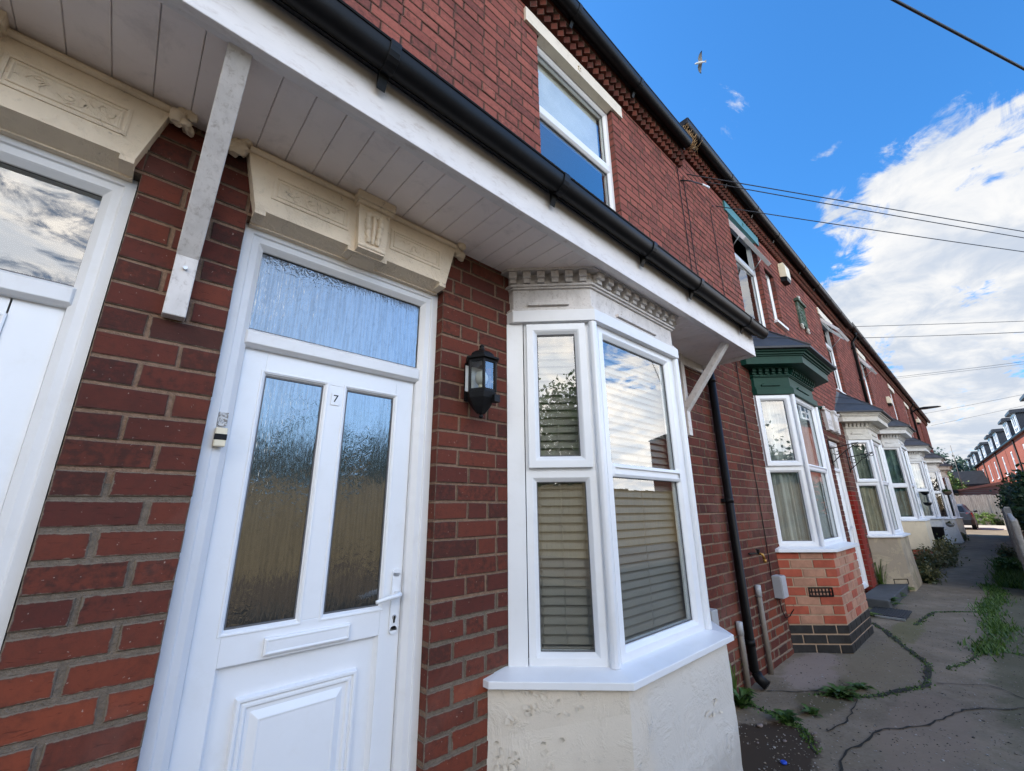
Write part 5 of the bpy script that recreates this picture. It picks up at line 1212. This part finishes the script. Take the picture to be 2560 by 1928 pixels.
# ------------------------------------------------------------------ blinds behind the near bay
def blind(fr,u0,u1,z0,z1,label,o=-.085):
    b=empty('venetian_blind',fr((u0+u1)/2,o,z1),label,'blind','venetian blinds in the near bay'); org=Vector(b.location)
    class T:
        def __call__(s,u,q,z): return tuple(Vector(fr(u,q,z))-org)
    t=T(); m=MB(); z=z0+.05
    while z<z1-.03:
        pr=[(-.011,.023),(.003,.004),(.011,-.022),(.0095,-.0225),(.001,.003),(-.0125,.0225)]; m.loft([[t(u0,o+a_,z+b_) for a_,b_ in pr],[t(u1,o+a_,z+b_) for a_,b_ in pr]],BLIND); z+=.041
    m.build('slats',b); m=MB(); m.box(t,u0,u1,o-.026,o+.026,z0,z0+.022,BLIND); m.build('bottom_rail',b,.004); m=MB(); m.box(t,u0,u1,o-.03,o+.03,z1-.04,z1,BLIND); m.build('head_rail',b)
    for u in ((u0+u1)/2,u0+.06,u1-.06):
        m=MB(); m.tube([t(u,o+.026,z0+.01),t(u,o+.026,z1-.02)],.0016,BLIND,4); m.build('cord',b)
BF=bay_frames(*B[1][:3])
blind(BF[0][0],.10,.43,.80,2.37,'tan venetian blind in the narrow left side of the near white bay')
blind(BF[1][0],.03,.85,.80,2.37,'wide tan venetian blind in the front of the near white bay')
blind(BF[2][0],.04,.40,.80,2.37,'tan venetian blind in the right side of the near white bay')
m=MB(); m.wbox(1.80,2.66,.13,.135,4.37,4.93,NETW); o=m.build('roller_blind'); put(o,(2.2,.13,4.93)); tag(o,'pale roller blind behind the upper sash of the first floor window','blind')
m=MB(); m.wbox(5.47,5.72,.13,.136,3.65,4.63,simple('bright_curtain',(.78,.80,.82),.8,.05,4.)); o=m.build('window_curtain'); put(o,(5.6,.13,4.6)); tag(o,'white curtain edge behind the green lintel window','curtain')
# ------------------------------------------------------------------ seagull
gu=empty('seagull',(11.22,1.70,15.05),'white and grey gull gliding in the blue sky','bird')
GW=simple('gull_white',(.75,.74,.72),.7,.05,20.); GG=simple('gull_grey',(.30,.29,.28),.7,.1,20.); GB=simple('gull_black',(.03,.03,.035),.7)
hd=Vector((11.20,1.86,15.05))-Vector((11.26,1.70,15.05)); ax=(Vector((11.494,1.816,14.845))-Vector((11.081,1.547,15.251))).normalized()
fwv=(Vector((11.248,1.806,15.054))-Vector((11.312,1.587,15.054))).normalized(); fwv=(fwv-ax*fwv.dot(ax)).normalized(); upv=fwv.cross(ax).normalized()
if upv.z<0: upv=-upv
g3=lambda a,b,c: tuple(ax*a*.85+fwv*b*.75+upv*c)
m=MB(); m.loft([[g3(r*math.cos(t),l,r*.9*math.sin(t)) for t in np.linspace(0,2*math.pi,10,endpoint=False)] for l,r in ((.20,.006),(.185,.022),(.15,.034),(.10,.034),(.04,.046),(-.04,.046),(-.11,.03),(-.17,.018))],GW,True,True); m.build('body',gu)
m=MB(); m.loft([[g3(-.018,-.15,.0),g3(.018,-.15,0),g3(.018,-.15,.006),g3(-.018,-.15,.006)],[g3(-.045,-.24,0),g3(.045,-.24,0),g3(.045,-.24,.004),g3(-.045,-.24,.004)]],GW); m.build('tail',gu)
m=MB(); m.loft([[g3(-.006,.2,-.004),g3(.006,.2,-.004),g3(.006,.2,.006),g3(-.006,.2,.006)],[g3(-.002,.235,-.006),g3(.002,.235,-.006),g3(.002,.235,0),g3(-.002,.235,0)]],BRASS); m.build('beak',gu)
for s in (-1,1):
    ws=[(.03,.06,-.09,.02),(.14,.085,-.07,.045),(.24,.055,-.065,.045),(.30,.015,-.06,.03)]
    m=MB(); L=[[g3(s*a,b,z),g3(s*a,(b+c)/2,z+.012),g3(s*a,c,z-.004),g3(s*a,(b+c)/2,z-.004)] for a,b,c,z in ws]; m.loft(L,GG); wo=m.build('wing',gu)
    m=MB(); m.loft([L[-1],[g3(s*.355,-.055,.012),g3(s*.355,-.06,.016),g3(s*.355,-.068,.012),g3(s*.355,-.06,.01)]],GB); m.build('wing_tip',wo)
# ------------------------------------------------------------------ world, sun, camera
SUN_EL,SUN_AZ=R(47),R(8)      # azimuth measured from +Y towards -X
w=bpy.data.worlds.new('World'); bpy.context.scene.world=w; w.use_nodes=True; nt=w.node_tree
for n_ in list(nt.nodes): nt.nodes.remove(n_)
t=NT(nt); out=nt.nodes.new('ShaderNodeOutputWorld')
sky=nt.nodes.new('ShaderNodeTexSky'); sky.sky_type='NISHITA'; sky.sun_disc=False; sky.sun_elevation=SUN_EL; sky.sun_rotation=-SUN_AZ; sky.air_density=1.0; sky.dust_density=.3; sky.ozone_density=3.
tc=t.n('ShaderNodeTexCoord'); dirv=t.n('ShaderNodeVectorMath',operation='NORMALIZE'); nt.links.new(tc.outputs['Generated'],dirv.inputs[0]); D_=dirv.outputs[0]
sp=t.n('ShaderNodeSeparateXYZ',{'Vector':D_}); dz=t.math('MAXIMUM',sp.outputs[2],.03)
# flat cloud layer seen in perspective
pl_=t.n('ShaderNodeVectorMath',operation='DIVIDE'); nt.links.new(D_,pl_.inputs[0]); cmb=t.n('ShaderNodeCombineXYZ',{'X':t.math('ADD',dz,.25),'Y':t.math('ADD',dz,.25),'Z':t.math('ADD',dz,.25)}); nt.links.new(cmb.outputs[0],pl_.inputs[1])
big=t.noise(3.2,pl_.outputs[0],8,.62,.6); fine=t.noise(9.,pl_.outputs[0],7,.68,.9)
tex=t.math('ADD',t.math('MULTIPLY',big,.62),t.math('MULTIPLY',fine,.38))
def blob(v,k,a):
    dp=t.n('ShaderNodeVectorMath',operation='DOT_PRODUCT'); nt.links.new(D_,dp.inputs[0]); dp.inputs[1].default_value=v
    return t.math('MULTIPLY',t.math('POWER',2.71828,t.math('MULTIPLY',t.math('SUBTRACT',dp.outputs['Value'],1.),k)),a)
bl=None
for v,k,a in (((.868,-.112,.484),130,.30),((.917,-.077,.391),150,.36),((.936,-.005,.342),170,.36),((.95,-.067,.305),120,.34),((.971,-.027,.237),150,.30),((.979,.05,.17),90,.28),((.99,-.004,.138),80,.30),((.995,.045,.085),90,.30),((.93,-.2,.3),40,.34),((.803,.088,.589),9000,.26),((.805,.066,.590),7000,.30),((.800,.045,.598),9000,.24),((.854,.008,.521),4000,.20),((.856,-.006,.517),5000,.18),((.844,.083,.529),5000,.18),((.95,-.5,.1),18,.3),((.952,.018,.304),1500,-.20),((.925,.055,.372),900,-.14),((.986,-.02,.165),1800,-.18),((.98,.062,.189),1500,-.14)):
    l=math.sqrt(sum(x*x for x in v)); b_=blob(tuple(x/l for x in v),k,a); bl=b_ if bl is None else t.math('ADD',bl,b_)
bl=t.math('MINIMUM',bl,.44)
# clear overhead and over the roofs, broken cloud low over the open side with a blue gap square to the terrace
ny=t.math('MULTIPLY',sp.outputs[1],-1.)
low=t.math('MULTIPLY',t.smooth(ny,.20,.5),t.smooth(sp.outputs[2],.78,.40)); bl=t.math('ADD',bl,t.math('MULTIPLY',low,.39))
bl=t.math('ADD',bl,blob((.29,-.90,.33),13,-.55)); bl=t.math('ADD',bl,blob((.76,-.47,.44),26,-.40)); bl=t.math('ADD',bl,blob((-.45,-.75,.48),7,.18))
bl=t.math('ADD',bl,t.smooth(sp.outputs[2],.16,.0,0,.10))
den=t.smooth(t.math('ADD',t.math('MULTIPLY_ADD',tex,1.75,-.375),bl),.675,.85)
sh=t.noise(5.,pl_.outputs[0],6,.6,.4)
cloud_gain=t.smooth(ny,.15,.70,.56,3.7)   # unseen clouds opposite the sun, brightened to light the shaded facade
cc=t.mix(t.smooth(sh,.35,.65),(.66,.74,.87),(1.04,1.04,1.04))
warm=t.mix(t.smooth(ny,.15,.6),(1.,1.,1.),(1.04,.975,.89)); cc=t.mix(1.,cc,warm,'MULTIPLY')
cs=t.n('ShaderNodeVectorMath',operation='SCALE'); nt.links.new(cc,cs.inputs[0]); nt.links.new(cloud_gain,cs.inputs['Scale'])
SKY_S=.10; SKY_C=10.
skt=t.mix(1.,sky.outputs[0],(.29,.72,1.03),'MULTIPLY')
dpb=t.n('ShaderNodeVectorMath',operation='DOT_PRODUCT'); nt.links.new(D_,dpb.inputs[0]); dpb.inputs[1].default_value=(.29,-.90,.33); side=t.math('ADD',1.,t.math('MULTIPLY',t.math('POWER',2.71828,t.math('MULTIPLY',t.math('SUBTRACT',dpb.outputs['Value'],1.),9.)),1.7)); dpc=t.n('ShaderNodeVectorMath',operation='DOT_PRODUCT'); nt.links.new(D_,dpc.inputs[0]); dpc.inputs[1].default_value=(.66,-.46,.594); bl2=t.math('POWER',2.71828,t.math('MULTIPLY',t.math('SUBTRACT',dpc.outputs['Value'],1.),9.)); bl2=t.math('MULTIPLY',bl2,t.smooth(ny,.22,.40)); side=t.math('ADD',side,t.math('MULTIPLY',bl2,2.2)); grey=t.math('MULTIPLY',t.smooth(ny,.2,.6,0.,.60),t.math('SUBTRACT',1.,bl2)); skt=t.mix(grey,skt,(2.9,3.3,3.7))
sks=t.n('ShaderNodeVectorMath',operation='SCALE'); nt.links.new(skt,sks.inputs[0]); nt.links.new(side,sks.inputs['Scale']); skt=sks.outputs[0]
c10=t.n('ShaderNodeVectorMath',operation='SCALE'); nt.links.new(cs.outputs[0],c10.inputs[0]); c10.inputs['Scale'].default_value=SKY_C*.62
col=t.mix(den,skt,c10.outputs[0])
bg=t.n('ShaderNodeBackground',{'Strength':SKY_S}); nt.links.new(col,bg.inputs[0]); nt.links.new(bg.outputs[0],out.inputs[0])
sd=bpy.data.lights.new('sun','SUN'); sd.energy=3.6; sd.angle=R(.5); sd.color=(1,.95,.87); so=bpy.data.objects.new('sun',sd); C.objects.link(so)
sv=Vector((-math.sin(SUN_AZ)*math.cos(SUN_EL),math.cos(SUN_AZ)*math.cos(SUN_EL),math.sin(SUN_EL))); so.rotation_euler=sv.to_track_quat('Z','Y').to_euler()
cd=bpy.data.cameras.new('camera'); cam=bpy.data.objects.new('camera',cd); C.objects.link(cam)
p_,y_,r_=R(16.501),R(47.7),R(-.5)
fh_=Vector((math.cos(y_),math.sin(y_),0)); rt=Vector((math.sin(y_),-math.cos(y_),0)); up=Vector((0,0,1)); fw_=fh_*math.cos(p_)+up*math.sin(p_); u_=up*math.cos(p_)-fh_*math.sin(p_)
rt2=rt*math.cos(r_)+u_*math.sin(r_); up2=u_*math.cos(r_)-rt*math.sin(r_)
M_=Matrix((rt2,up2,-fw_)).transposed().to_4x4(); M_.translation=(0,-1.6,1.42); cam.matrix_world=M_
cd.sensor_fit='HORIZONTAL'; cd.sensor_width=36; cd.lens=912.194/2212*36; cd.clip_start=.02; cd.clip_end=2000
sc=bpy.context.scene; sc.camera=cam
sc.view_settings.view_transform='Standard'; sc.view_settings.look='None'; sc.view_settings.exposure=1.45; sc.view_settings.gamma=1; sc.view_settings.use_curve_mapping=False
sc.cycles.max_bounces=8; sc.cycles.transparent_max_bounces=16; sc.cycles.use_denoising=True; sc.cycles.denoiser='OPENIMAGEDENOISE'; sc.cycles.denoising_prefilter='NONE'; sc.cycles.use_adaptive_sampling=False; w.cycles.sampling_method='MANUAL'; w.cycles.sample_map_resolution=2048
# children were built in world coordinates: move them into their parent's frame
bpy.context.view_layer.update()
for h in HOUSES+[can]:
    for ch in h.children: ch.data.transform(Matrix.Translation(-Vector(h.location)))
    for ch in h.children:
        for g in ch.children:
            g.data.transform(Matrix.Translation(-Vector(h.location)))
